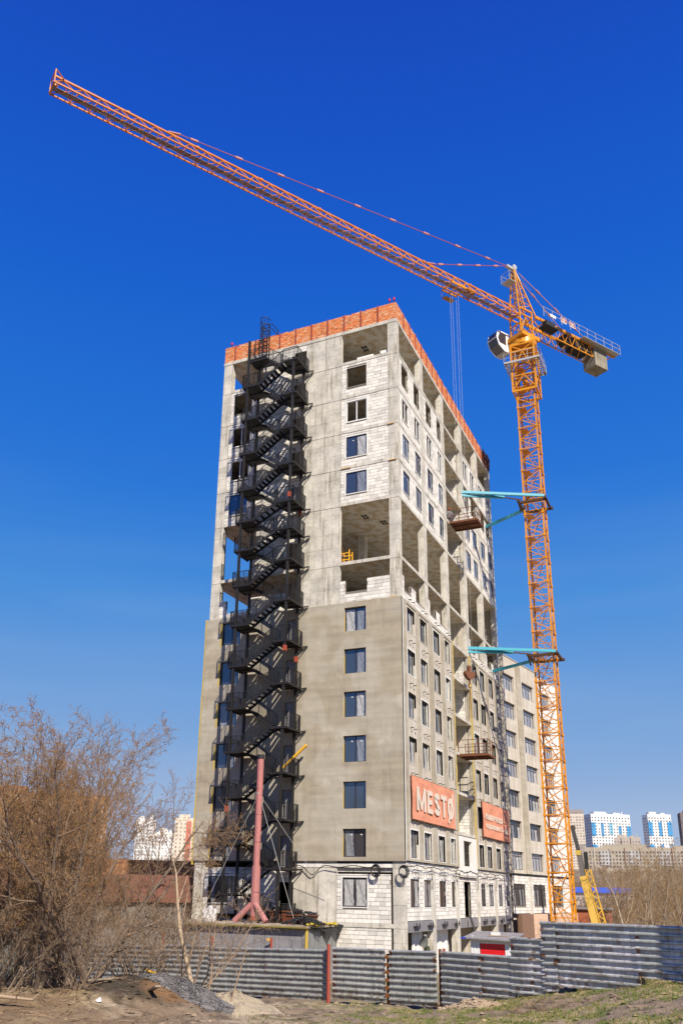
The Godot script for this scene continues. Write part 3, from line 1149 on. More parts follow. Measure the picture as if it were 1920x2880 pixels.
func build_crane() -> void:
	var O := Vector3(5.75, GROUND, -24.2)
	var T := thing("tower_crane", O, "tall yellow hammerhead tower crane tied to the tower with turquoise beams", "crane")
	var y: Material = M.crane_yellow
	var sms := []
	for k in 4:
		var sec := MB.new()
		sec.col = [Color(1, 1, 1), Color(0.9, 0.86, 0.9), Color(1.04, 1.06, 1.0), Color(0.95, 0.9, 0.85)][k]
		lattice_box(sec, 0.88, 2.42, 0.075, 0.078)
		sms.append(sec.mesh(y))
	var ladders := []
	for k in 2:
		var lm := MB.new()
		var s := 1.0 if k == 0 else -1.0
		var a := Vector3(-0.55 * s, 0.1, 0.25)
		var b := Vector3(0.55 * s, 2.4, 0.25)
		for z: float in [-0.2, 0.2]:
			lm.bar(a + Vector3(0, 0, z), b + Vector3(0, 0, z), 0.045)
			lm.bar(a + Vector3(0, 0.8, z), b + Vector3(0, 0.8, z), 0.025)
		for i in 8:
			var p := a.lerp(b, (i + 0.5) / 8.0)
			lm.bar(p + Vector3(0, 0, -0.2), p + Vector3(0, 0, 0.2), 0.03)
		lm.box(Vector3(-0.8, 0.0, -0.3), Vector3(-0.1, 0.04, 0.8))
		ladders.append(lm.mesh(y))
	for k in 25:
		var so := put_mesh(sms[(k * 7) % 4], "mast_section", T, Transform3D(Basis(), Vector3(0, k * 2.42, 0)))
		put_mesh(ladders[k % 2], "ladder", so, Transform3D())
	# climbing cage
	var cage := MB.new()
	var c0 := 51.7 - GROUND
	for x: float in [-1.2, 1.2]:
		for z: float in [-1.2, 1.2]:
			cage.box(Vector3(x - 0.09, c0, z - 0.09), Vector3(x + 0.09, c0 + 5.8, z + 0.09))
	for s in 4:
		var t := Basis(Vector3.UP, PI * 0.5 * s)
		for q: Array in [[0.12, 0.24], [1.9, 0.1], [4.85, 0.2], [5.7, 0.26]]:
			cage.bar(t * Vector3(-1.2, c0 + q[0], 1.2), t * Vector3(1.2, c0 + q[0], 1.2), 0.14, q[1])
		cage.bar(t * Vector3(-1.2, c0 + 0.2, 1.2), t * Vector3(0, c0 + 1.9, 1.2), 0.1)
		cage.bar(t * Vector3(1.2, c0 + 0.2, 1.2), t * Vector3(0, c0 + 1.9, 1.2), 0.1)
		cage.bar(t * Vector3(-1.2, c0 + 1.9, 1.2), t * Vector3(0, c0 + 4.8, 1.2), 0.09)
		cage.bar(t * Vector3(1.2, c0 + 1.9, 1.2), t * Vector3(0, c0 + 4.8, 1.2), 0.09)
		cage.bar(t * Vector3(-1.2, c0 + 5.6, 1.2), t * Vector3(0, c0 + 4.9, 1.2), 0.09)
		cage.bar(t * Vector3(1.2, c0 + 5.6, 1.2), t * Vector3(0, c0 + 4.9, 1.2), 0.09)
	cage.box(Vector3(-0.25, c0 + 1.0, -0.9), Vector3(0.25, c0 + 1.5, 0.9))
	put(cage, "climbing_cage", y, T)
	var wk := MB.new()
	var yp := 55.0 - GROUND
	for s in 4:
		var t := Basis(Vector3.UP, PI * 0.5 * s)
		wk.bar(t * Vector3(-1.85, yp, 1.85), t * Vector3(1.85, yp, 1.85), 0.06, 0.2)
		for k in 9:
			var x := -1.7 + k * 0.42
			wk.bar(t * Vector3(x, yp - 0.04, 1.3), t * Vector3(x, yp - 0.04, 1.82), 0.2, 0.03)
		wk.bar(t * Vector3(-1.85, yp + 1.1, 1.85), t * Vector3(1.85, yp + 1.1, 1.85), 0.035)
		wk.bar(t * Vector3(-1.85, yp + 0.55, 1.85), t * Vector3(1.85, yp + 0.55, 1.85), 0.03)
		for k in 4:
			wk.bar(t * Vector3(-1.85 + 1.233 * k, yp, 1.85), t * Vector3(-1.85 + 1.233 * k, yp + 1.1, 1.85), 0.04)
	put(wk, "cage_walkway", M.crane_grey, T)
	# slewing ring and turret
	var jd := Vector3(-0.527, 0, 0.850)
	var jn := Vector3(0.850, 0, 0.527)
	var B := Basis(jd, Vector3.UP, jd.cross(Vector3.UP))
	var J := Transform3D(B, Vector3(0, -GROUND, 0))   # s along the jib, y world height, d to the right of it
	var ring := MB.new()
	ring.tube(Vector3(0, 57.5 - GROUND, 0), Vector3(0, 58.0 - GROUND, 0), 1.35, 1.35, 20, true)
	ring.tube(Vector3(0, 58.02 - GROUND, 0), Vector3(0, 58.5 - GROUND, 0), 1.2, 1.2, 20, true)
	ring.t = J
	ring.box(Vector3(-1.3, 58.3, -1.1), Vector3(1.3, 58.75, 1.1))
	put(ring, "slewing_ring", y, T)
	var tu := MB.new()
	tu.t = J
	for s: float in [-0.75, 1.1]:
		for d: float in [-0.7, 0.7]:
			tu.bar(Vector3(s, 58.7, d), Vector3(s, 62.0, d), 0.14)
			tu.bar(Vector3(s, 58.8, d), Vector3(0.2, 61.0, d), 0.09)
		tu.bar(Vector3(s, 60.0, -0.7), Vector3(s, 60.0, 0.7), 0.09)
		tu.bar(Vector3(s, 61.2, -0.7), Vector3(s, 61.2, 0.7), 0.12)
		tu.bar(Vector3(s, 58.8, -0.7), Vector3(s, 60.0, 0.7), 0.07)
	for d: float in [-0.7, 0.7]:
		tu.bar(Vector3(-0.75, 61.2, d), Vector3(1.1, 61.2, d), 0.13)
		tu.bar(Vector3(-0.75, 61.95, d), Vector3(1.1, 61.95, d), 0.16)
	put(tu, "turret", y, T)
	# tower head
	var hd := MB.new()
	hd.t = J
	for d: float in [-0.65, 0.65]:
		var ap := Vector3(0.95, 67.3, d * 0.25)
		hd.bar(Vector3(1.15, 61.9, d), ap, 0.14)
		hd.bar(Vector3(0.1, 61.9, d), ap, 0.12)
		hd.bar(Vector3(-1.35, 61.9, d), ap, 0.13)
		for k in 5:
			var f0 := k / 5.0
			var f1 := (k + 1) / 5.0
			hd.bar(Vector3(1.15, 61.9, d).lerp(ap, f0), Vector3(-1.35, 61.9, d).lerp(ap, f1), 0.05)
			hd.bar(Vector3(-1.35, 61.9, d).lerp(ap, f1), Vector3(1.15, 61.9, d).lerp(ap, f1), 0.05)
	for k in 6:
		var f := k / 6.0
		hd.bar(Vector3(-1.35, 61.9, -0.65).lerp(Vector3(0.95, 67.3, -0.16), f), Vector3(-1.35, 61.9, 0.65).lerp(Vector3(0.95, 67.3, 0.16), f), 0.06)
		hd.bar(Vector3(1.15, 61.9, -0.65).lerp(Vector3(0.95, 67.3, -0.16), f), Vector3(1.15, 61.9, 0.65).lerp(Vector3(0.95, 67.3, 0.16), f), 0.06)
	put(hd, "tower_head", y, T)
	var hp := MB.new()
	hp.t = J
	hp.bar(Vector3(0.6, 67.35, 0), Vector3(1.9, 67.42, 0), 0.34, 0.3)
	hp.tube(Vector3(0.75, 67.7, -0.2), Vector3(0.75, 67.7, 0.2), 0.3, 0.3, 12, true)
	hp.bar(Vector3(0.7, 67.2, 0), Vector3(0.0, 66.2, 0), 0.26, 0.22)
	hp.box(Vector3(1.2, 65.2, -0.6), Vector3(2.2, 65.27, 0.6))
	for q: Array in [[1.2, -0.6], [2.2, -0.6], [1.2, 0.6], [2.2, 0.6]]:
		hp.bar(Vector3(q[0], 65.2, q[1]), Vector3(q[0], 66.3, q[1]), 0.04)
	for yy: float in [65.75, 66.3]:
		hp.bar(Vector3(1.2, yy, -0.6), Vector3(2.2, yy, -0.6), 0.035)
		hp.bar(Vector3(1.2, yy, 0.6), Vector3(2.2, yy, 0.6), 0.035)
		hp.bar(Vector3(2.2, yy, -0.6), Vector3(2.2, yy, 0.6), 0.035)
	put(hp, "head_platform", M.crane_grey, T)
	# jib: triangular lattice, apex up, in sections
	var w := 0.65
	var h := 1.3
	var sections := 8
	var len_s := 50.2 / sections
	var jm := MB.new()
	var np := 4
	var pl := len_s / np
	for d: float in [-w, w]:
		jm.box(Vector3(0, 61.0 - 0.055, d - 0.055), Vector3(len_s, 61.055, d + 0.055))
	jm.box(Vector3(0, 61.0 + h - 0.07, -0.07), Vector3(len_s, 61.0 + h + 0.07, 0.07))
	jm.box(Vector3(-0.02, 61.0 + h - 0.11, -0.11), Vector3(0.22, 61.0 + h + 0.11, 0.11))
	for k in np:
		var s0 := k * pl
		var sm2 := s0 + pl * 0.5
		var s1 := s0 + pl
		for d: float in [-w, w]:
			jm.bar(Vector3(s0, 61.0, d), Vector3(sm2, 61.0 + h, 0), 0.06)
			jm.bar(Vector3(s1, 61.0, d), Vector3(sm2, 61.0 + h, 0), 0.06)
		jm.bar(Vector3(s0, 61.0, -w), Vector3(s0, 61.0, w), 0.055)
		jm.bar(Vector3(s0, 61.0, -w), Vector3(s1, 61.0, w), 0.045)
	var jmesh := jm.mesh(M.crane_yellow_shaded)
	var cat := MB.new()
	cat.col = Color(0.55, 0.45, 0.6)
	cat.box(Vector3(0, 61.06, -0.18), Vector3(len_s, 61.085, 0.30))
	var catm := cat.mesh(M.crane_grey)
	for k in sections:
		var js := put_mesh(jmesh, "jib_section", T, J * Transform3D(Basis(), Vector3(1.1 + k * len_s, 0, 0)))
		put_mesh(catm, "catwalk", js, Transform3D())
	var tip := MB.new()
	tip.t = J
	for d: float in [-w, w]:
		tip.bar(Vector3(51.3, 61.0, d), Vector3(51.3, 62.3, d), 0.08)
		tip.bar(Vector3(51.3, 62.3, d), Vector3(50.4, 62.3, 0), 0.07)
	tip.bar(Vector3(51.3, 62.3, -w), Vector3(51.3, 62.3, w), 0.08)
	tip.bar(Vector3(51.3, 61.0, -w), Vector3(51.3, 61.0, w), 0.09)
	tip.bar(Vector3(51.3, 61.0, -w), Vector3(51.3, 62.3, w), 0.06)
	tip.box(Vector3(51.0, 61.1, -0.25), Vector3(51.25, 61.5, 0.25))
	put(tip, "jib_tip", M.crane_yellow_shaded, T)
	# pendants with link plates
	var ap2 := Vector3(1.7, 67.45, 0)
	for q: Array in [[40.5, 62.75, 9], [12.3, 62.7, 4]]:
		var pd := MB.new()
		pd.t = J
		pd.col = Color(0.62, 0.3, 0.35)
		var e := Vector3(q[0], q[1], 0)
		pd.bar(ap2, e, 0.055)
		pd.col = Color(1, 1, 1)
		for k in q[2]:
			var p := ap2.lerp(e, (k + 0.7) / q[2])
			var dd := (e - ap2).normalized() * 0.35
			pd.bar(p - dd, p + dd, 0.14, 0.16)
		pd.col = Color(1.1, 1.0, 0.95)
		pd.bar(e, e + Vector3(1.1, -0.35, 0), 0.2, 0.1)
		put(pd, "pendant", M.white if q[0] > 90.0 else M.rust_pink, T)
	for d: float in [-0.75, 0.75]:
		var pd := MB.new()
		pd.t = J
		pd.bar(Vector3(0.2, 67.0, d * 0.3), Vector3(-9.3, 62.1, d), 0.06)
		for k in 3:
			var p := Vector3(0.2, 67.0, d * 0.3).lerp(Vector3(-9.3, 62.1, d), (k + 1) / 3.6)
			pd.bar(p + Vector3(0.3, 0.15, 0), p - Vector3(0.3, 0.15, 0), 0.14)
		put(pd, "pendant", M.rust_pink, T)
	# trolley, hoist ropes, hook block
	var ts := 9.8
	var tr := MB.new()
	tr.t = J
	for d: float in [-0.75, 0.75]:
		tr.bar(Vector3(ts - 0.95, 60.75, d), Vector3(ts + 0.95, 60.75, d), 0.12, 0.16)
		for s: float in [-0.7, 0.7]:
			tr.bar(Vector3(ts + s, 60.7, d), Vector3(ts + s, 61.15, d), 0.1)
	for s: float in [-0.9, 0.0, 0.9]:
		tr.bar(Vector3(ts + s, 60.7, -0.75), Vector3(ts + s, 60.7, 0.75), 0.1)
	tr.col = Color(0.5, 0.5, 0.5)
	tr.box(Vector3(ts - 2.6, 61.1, -0.4), Vector3(ts - 1.7, 61.55, 0.5))
	tr.box(Vector3(ts - 0.8, 60.2, 0.75), Vector3(ts + 0.5, 60.25, 1.3))
	for s: float in [-0.8, 0.5]:
		tr.bar(Vector3(ts + s, 60.2, 1.3), Vector3(ts + s, 61.2, 1.3), 0.04)
	put(tr, "trolley", y, T)
	var rp := MB.new()
	rp.t = J
	for q: Array in [[-0.42, -0.16], [0.42, -0.16], [-0.42, 0.16], [0.42, 0.16]]:
		rp.tube(Vector3(ts + q[0], 60.6, q[1]), Vector3(ts + q[0] * 0.7, 20.8, q[1]), 0.011, 0.011, 4)
	rp.tube(Vector3(51.0, 61.0, 0), Vector3(30.0, 60.35, 0), 0.012, 0.012, 4)
	rp.tube(Vector3(30.0, 60.35, 0), Vector3(ts, 60.7, 0), 0.012, 0.012, 4)
	rp.tube(Vector3(0.7, 67.9, 0), Vector3(-6.0, 62.0, 0), 0.014, 0.014, 4)
	put(rp, "hoist_rope", M.crane_grey, T)
	var hk := MB.new()
	hk.t = J
	hk.col = Color(1.35, 1.15, 1.0)
	var hx := [[-0.5, 20.45], [0.5, 20.45], [0.58, 20.2], [0.3, 19.85], [0.0, 19.72], [-0.3, 19.85], [-0.58, 20.2]]
	for d in 2:
		var dz := 0.18 if d == 0 else -0.18
		for k in range(1, hx.size() - 1):
			var a := Vector3(ts + hx[0][0], hx[0][1], dz)
			var b := Vector3(ts + hx[k][0], hx[k][1], dz)
			var c := Vector3(ts + hx[k + 1][0], hx[k + 1][1], dz)
			if d == 1:
				hk.tri(a, b, c)
			else:
				hk.tri(a, c, b)
	for k in hx.size():
		var a: Array = hx[k]
		var b: Array = hx[(k + 1) % hx.size()]
		hk.quad(Vector3(ts + b[0], b[1], -0.18), Vector3(ts + a[0], a[1], -0.18), Vector3(ts + a[0], a[1], 0.18), Vector3(ts + b[0], b[1], 0.18))
	hk.box(Vector3(ts - 0.16, 20.45, -0.12), Vector3(ts + 0.16, 21.0, 0.12))
	put(hk, "hook_block", M.rust, T)
	var hook := MB.new()
	hook.t = J
	hook.bar(Vector3(ts, 19.75, 0), Vector3(ts, 19.35, 0), 0.1)
	var pr := Vector3(ts, 19.35, 0)
	for k in 7:
		var a := PI * 0.5 - PI * 1.35 * (k + 1) / 7.0
		var p := Vector3(ts + 0.16 * cos(a), 19.18 + 0.17 * sin(a), 0)
		hook.bar(pr, p, 0.075)
		pr = p
	hook.col = Color(1.4, 1.0, 0.9)
	hook.bar(Vector3(ts, 19.05, 0), Vector3(ts - 0.15, 16.4, 0.05), 0.035)
	hook.bar(Vector3(ts, 19.05, 0), Vector3(ts + 0.25, 16.3, -0.05), 0.035)
	put(hook, "hook", M.rust, T)
	# counter-jib
	var cj := MB.new()
	cj.t = J
	for d: float in [-0.75, 0.75]:
		cj.bar(Vector3(-1.2, 61.6, d), Vector3(-14.3, 61.6, d), 0.16, 0.34)
		cj.bar(Vector3(-2.4, 60.2, d * 0.9), Vector3(-10.4, 60.2, d * 0.9), 0.1)
		for k in 7:
			var s := -2.4 - k * 1.15
			cj.bar(Vector3(s, 60.2, d * 0.9), Vector3(s - 0.57, 61.5, d), 0.07)
			cj.bar(Vector3(s - 0.57, 61.5, d), Vector3(s - 1.15, 60.2, d * 0.9), 0.07)
		cj.bar(Vector3(-1.0, 60.9, d), Vector3(-2.4, 60.2, d * 0.9), 0.1)
		cj.bar(Vector3(-10.4, 60.2, d * 0.9), Vector3(-12.5, 61.5, d), 0.1)
	for k in 12:
		var s := -1.6 - k * 1.12
		cj.bar(Vector3(s, 61.55, -0.75), Vector3(s, 61.55, 0.75), 0.1)
		if k > 0 and k < 8:
			cj.bar(Vector3(s, 60.2, -0.65), Vector3(s - 1.0, 60.2, 0.65), 0.05)
	put(cj, "counter_jib", y, T)
	var dk := MB.new()
	dk.t = J
	for d: float in [-1.5, 0.84]:
		dk.box(Vector3(-14.3, 61.55, d), Vector3(-7.6 if d > 0.0 else -8.2, 61.6, d + 0.66))
	for d: float in [-1.5, 1.5]:
		for yy: float in [62.2, 62.75]:
			dk.bar(Vector3(-1.8, yy, d), Vector3(-14.4, yy, d), 0.035)
		for k in 10:
			var s := -1.8 - k * 1.4
			dk.bar(Vector3(s, 61.5, d), Vector3(s, 62.75, d), 0.045)
	for yy: float in [62.2, 62.75]:
		dk.bar(Vector3(-14.4, yy, -1.5), Vector3(-14.4, yy, 1.5), 0.035)
	put(dk, "counter_jib_walkway", M.crane_grey, T)
	var wn := MB.new()
	wn.t = J
	wn.box(Vector3(-10.0, 60.5, -0.7), Vector3(-7.6, 61.9, 0.8))
	wn.tube(Vector3(-6.6, 61.2, -0.5), Vector3(-6.6, 61.2, 0.6), 0.55, 0.55, 14, true)
	wn.box(Vector3(-3.6, 60.2, -1.9), Vector3(-1.6, 60.35, -0.8))
	wn.box(Vector3(-3.4, 60.35, -1.6), Vector3(-2.0, 61.1, -1.0))
	put(wn, "winch", M.black, T)
	# counterweight stack
	var cw := Node3D.new()
	cw.name = named(T, "counterweight")
	T.add_child(cw)
	for k in 5:
		var b := MB.new()
		b.t = J
		var g := rf(0.42, 0.52)
		b.col = Color(g, g * 0.95, g * 0.82)
		b.box(Vector3(-12.7 + k * 0.42, 59.15, -0.85), Vector3(-12.3 + k * 0.42, 61.6, 0.85))
		put(b, "weight_block", M.concrete, cw)
	var dots := MB.new()
	dots.t = J
	for i in 6:
		for j in 5:
			if rng.randf() < 0.78:
				var d := -0.74 + i * 0.25 + rf(-0.02, 0.02)
				var yy := 59.3 + j * 0.42 + rf(-0.04, 0.06)
				dots.box(Vector3(-12.73, yy, d), Vector3(-12.7, yy + 0.3, d + 0.16))
	put(dots, "paint_marks", M.paint_yellow, cw)
	# sign boards on the counter-jib rail: white and red panels with marks
	for q: Array in [[-3.2, 0], [-4.9, 1], [-6.3, 1]]:
		var sb := Node3D.new()
		sb.name = named(T, "sign_board")
		T.add_child(sb)
		var p := MB.new()
		p.t = J
		p.box(Vector3(q[0] - 0.45, 61.85, -1.56), Vector3(q[0] + 0.45, 62.2 if q[1] == 0 else 62.5, -1.53))
		put(p, "board", M.white, sb)
		if q[1] == 1:
			var r := MB.new()
			r.t = J
			for k in 3:
				r.box(Vector3(q[0] - 0.4, 61.95 + k * 0.2, -1.575), Vector3(q[0] + 0.4, 62.04 + k * 0.2, -1.562))
			r.box(Vector3(q[0] - 0.4, 61.95, -1.576), Vector3(q[0] - 0.28, 62.45, -1.563))
			r.box(Vector3(q[0] + 0.28, 61.95, -1.576), Vector3(q[0] + 0.4, 62.45, -1.563))
			put(r, "lettering", M.red_primer, sb)
	# operator's cab beside the turret
	var cab := Node3D.new()
	cab.name = named(T, "cab")
	T.add_child(cab)
	var CJ := J * Transform3D(Basis(), Vector3(1.45, 57.15, 1.75))
	var prof := [[-0.55, 0.0], [0.35, 0.0], [1.15, 0.55], [1.45, 1.35], [1.25, 2.15], [0.9, 2.35], [-0.55, 2.35]]
	for sd in 2:
		var p := MB.new()
		p.t = CJ
		var d := 0.65 if sd == 0 else -0.65
		for k in range(1, prof.size() - 1):
			var a := Vector3(prof[0][0], prof[0][1], d)
			var b := Vector3(prof[k][0], prof[k][1], d)
			var c := Vector3(prof[k + 1][0], prof[k + 1][1], d)
			if sd == 1:
				p.tri(a, c, b)
			else:
				p.tri(a, b, c)
		put(p, "side_wall", M.frame_white if sd == 1 else M.glass_dim, cab)
		var g := MB.new()
		g.t = CJ
		var o := 0.012 if sd == 0 else -0.012
		var q := [Vector3(0.05, 0.75, d + o), Vector3(1.05, 0.85, d + o), Vector3(1.22, 1.4, d + o), Vector3(0.95, 2.1, d + o), Vector3(0.05, 2.1, d + o)]
		for k in range(1, 4):
			if sd == 0:
				g.tri(q[0], q[k], q[k + 1])
			else:
				g.tri(q[0], q[k + 1], q[k])
		put(g, "side_window", M.glass_dim, cab)
	var sk := MB.new()
	var wf := MB.new()
	sk.t = CJ
	wf.t = CJ
	for k in prof.size():
		var a: Array = prof[k]
		var b: Array = prof[(k + 1) % prof.size()]
		var tgt := wf if k in [1, 2, 3] else sk
		tgt.quad(Vector3(a[0], a[1], 0.65), Vector3(a[0], a[1], -0.65), Vector3(b[0], b[1], -0.65), Vector3(b[0], b[1], 0.65))
	put(sk, "shell", M.crane_grey, cab)
	put(wf, "windscreen", M.glass_dim, cab)
	var ribs := MB.new()
	ribs.t = CJ
	for k in range(0, 5):
		for d: float in [-0.66, 0.66]:
			ribs.bar(Vector3(prof[k][0], prof[k][1], d), Vector3(prof[k + 1][0], prof[k + 1][1], d), 0.07)
	ribs.bar(Vector3(1.45, 1.35, -0.66), Vector3(1.45, 1.35, 0.66), 0.06)
	ribs.bar(Vector3(-0.5, 1.2, -0.65), Vector3(-0.9, 1.2, 0.9), 0.12)
	put(ribs, "cab_ribs", M.frame_white, cab)
	# ties to the building
	for yt: float in [39.05, 23.3]:
		var tie := Node3D.new()
		tie.name = named(T, "wall_tie")
		T.add_child(tie)
		var bm := MB.new()
		bm.t.origin = -O
		bm.bar(Vector3(-0.3, yt + 0.08, -18.45), Vector3(7.0, yt + 0.08, -22.35), 0.2, 0.26)
		bm.bar(Vector3(-0.3, yt - 0.26, -18.5), Vector3(3.4, yt - 0.05, -21.0), 0.2, 0.24)
		bm.bar(Vector3(-0.3, yt, -27.6), Vector3(4.5, yt, -24.8), 0.22, 0.26)
		put(bm, "strut", M.tie_blue, tie)
		var col := MB.new()
		col.t.origin = -O
		col.col = Color(0.45, 0.5, 0.3)
		col.bar(Vector3(3.3, yt - 0.05, -20.95), Vector3(4.8, yt - 0.02, -22.3), 0.1)
		for q: Array in [[4.6, -22.95, 7.15, -22.95], [7.05, -22.3, 7.05, -25.5], [4.45, -22.3, 4.45, -25.5], [4.3, -25.45, 7.3, -25.45]]:
			col.bar(Vector3(q[0], yt, q[1]), Vector3(q[2], yt, q[3]), 0.2, 0.24)
		col.bar(Vector3(4.45, yt, -22.4), Vector3(4.55, yt - 0.9, -23.1), 0.12)
		put(col, "collar", M.rust, tie)


# ---------------------------------------------------------------- plastered wing behind the tower
func build_wing() -> void:
	var u := Vector3(0.158, 0, -0.9874)
	var W := facade(Vector3(0.02, 0, -31.02), u)
	var T := thing("plastered_wing", Vector3(0, 0, 0), "lower beige plastered wing with rows of wide windows behind the crane mast", "building")
	var wins := [[0.05, 3.1], [5.35, 8.75], [11.4, 14.1]]
	var seg := [[0.0, 10.1, 26.0, M.plaster_pale], [10.1, 16.6, 25.7, M.white]]
	for s in 2:
		var a: float = seg[s][0]
		var b: float = seg[s][1]
		var hs := []
		for c in 3:
			for k in 7:
				var yt := 24.1 - k * 2.99
				hs.append([wins[c][0], wins[c][1], yt - 1.72, yt])
		var mb := MB.new()
		wall(mb, W, a, b, 4.1, seg[s][2], -0.4, 0.0, hs)
		put(mb, "plaster_wall", seg[s][3], T)
	# shallow pilaster strip and cap
	var st := MB.new()
	st.t = W
	st.box(Vector3(3.6, 4.1, -0.02), Vector3(4.9, 25.6, 0.09))
	put(st, "pilaster", M.plaster, T)
	var cap := MB.new()
	cap.t = W
	cap.box(Vector3(-0.1, 26.0, -0.5), Vector3(10.2, 26.07, 0.06))
	put(cap, "coping", M.plaster_pale, T)
	cap = MB.new()
	cap.t = W
	cap.box(Vector3(10.2, 25.7, -0.5), Vector3(16.7, 25.77, 0.06))
	put(cap, "coping", M.white, T)
	cap = MB.new()
	cap.t = W
	cap.box(Vector3(-0.1, 3.9, -0.3), Vector3(16.6, 4.098, -0.02))
	put(cap, "shade_strip", M.black, T)  # black strip as painted shade along the lower edge of the plaster
	for c in 3:
		for k in 7:
			var yt := 24.1 - k * 2.99
			window(T, W, wins[c][0], wins[c][1], yt - 1.72, yt, -0.22, "pale" if k < 4 or k == 6 else "dim", 4)
	# base storey in block with windows
	var bw := Node3D.new()
	bw.name = named(T, "block_wall")
	T.add_child(bw)
	var keep := block_rest
	block_rest = MB.new()
	var hs2 := []
	for c in 3:
		hs2.append([wins[c][0] + 0.1, wins[c][1] + 0.1, 1.1, 3.1])
	blocks(bw, W, 0.0, 16.5, 0.4, 3.9, hs2, -0.06, false)
	stuff(put(block_rest, "base_blocks", M.block, T))
	block_rest = keep
	for h: Array in hs2:
		window(T, W, h[0], h[1], h[2], h[3], -0.14, "dim", 4)
	for x: float in [4.2, 9.6]:
		var cm := MB.new()
		cm.t = W
		cm.box(Vector3(x, GROUND, -0.3), Vector3(x + 0.8, 4.0, -0.035))
		put(cm, "column", M.concrete, T)
	# body behind
	var bd := MB.new()
	bd.t = W
	bd.box(Vector3(0.0, GROUND, -14.0), Vector3(16.4, 25.6, -0.42))
	put(bd, "wing_body", M.plaster_pale, T)
	# peach board hoarding at the foot
	var pw := MB.new()
	pw.t = W
	var pt := MB.new()
	pt.t = W
	pt.col = Color(0.22, 0.13, 0.09)
	pt.box(Vector3(0.3, GROUND, 0.02), Vector3(3.3, 0.35, 0.6))
	put(pt, "brown_door_board", M.wood, T)
	for r in 4:
		for k in 4:
			var b := MB.new()
			b.t = W
			var g := rf(0.92, 1.05)
			b.col = Color(g, g, g)
			b.box(Vector3(3.32 + k * 3.3, GROUND + r * 0.94, 0.05), Vector3(6.6 + k * 3.3, GROUND + (r + 1) * 0.94 - 0.015, 0.62 + rf(-0.01, 0.01)))
			put(b, "peach_board", M.peach, T)


# ---------------------------------------------------------------- loading platforms, banners, cables
func build_platform(y: float, z0: float, z1: float, label: String) -> void:
	var T := thing("loading_platform", Vector3(1.15, y, (z0 + z1) * 0.5), label, "platform", "loading platforms on the balcony bay")
	var O := T.position
	var f := MB.new()
	f.t.origin = -O
	var x0 := -0.12
	var x1 := 2.45
	f.box(Vector3(x0, y - 0.06, z1), Vector3(x1, y - 0.02, z0))
	f.col = Color(0.5, 0.45, 0.42)
	f.box(Vector3(x0, y - 0.018, z1 + 0.05), Vector3(x1 - 0.05, y + 0.02, z0 - 0.05))
	f.col = Color(1.2, 1.0, 0.9)
	for z: float in [z0, z1, (z0 + z1) * 0.5]:
		f.bar(Vector3(x0, y - 0.12, z), Vector3(x1, y - 0.12, z), 0.08, 0.16)
	for x: float in [x0 + 0.1, 1.15, x1]:
		f.bar(Vector3(x, y - 0.11, z0), Vector3(x, y - 0.11, z1), 0.08, 0.14)
	put(f, "deck_frame", M.rust, T)
	var r := MB.new()
	r.t.origin = -O
	r.col = Color(1.5, 1.2, 1.1)
	for q: Array in [[x0 + 0.1, z0, x1, z0], [x1, z0, x1, z1], [x0 + 0.1, z1, x1, z1]]:
		var a := Vector3(q[0], y, q[1])
		var b := Vector3(q[2], y, q[3])
		for h: float in [0.55, 1.15]:
			r.bar(a + Vector3(0, h, 0), b + Vector3(0, h, 0), 0.045)
		var n := 3
		for k in n + 1:
			var p := a.lerp(b, float(k) / n)
			r.bar(p, p + Vector3(0, 1.18, 0), 0.05)
	put(r, "guard_rail", M.rust, T)


func text_on(parent: Node, f: Transform3D, s: String, u: float, y: float, d: float, w: float, h: float, m: Material, called := "lettering") -> void:
	var tm := TextMesh.new()
	var fo := SystemFont.new()
	fo.font_names = PackedStringArray(["Droid Sans"])
	fo.font_weight = 700
	tm.font = fo
	tm.text = s
	tm.font_size = 64
	tm.pixel_size = 0.01
	tm.depth = 0.02
	tm.curve_step = 1.0
	tm.material = m
	var bb := tm.get_aabb()
	var x := f * Transform3D(Basis.from_scale(Vector3(w / bb.size.x, h / bb.size.y, 1.0)), Vector3(u + w * 0.5, y + h * 0.5, d))
	x = x * Transform3D(Basis(), -Vector3(bb.position.x + bb.size.x * 0.5, bb.position.y + bb.size.y * 0.5, 0))
	put_mesh(tm, called, parent, x)


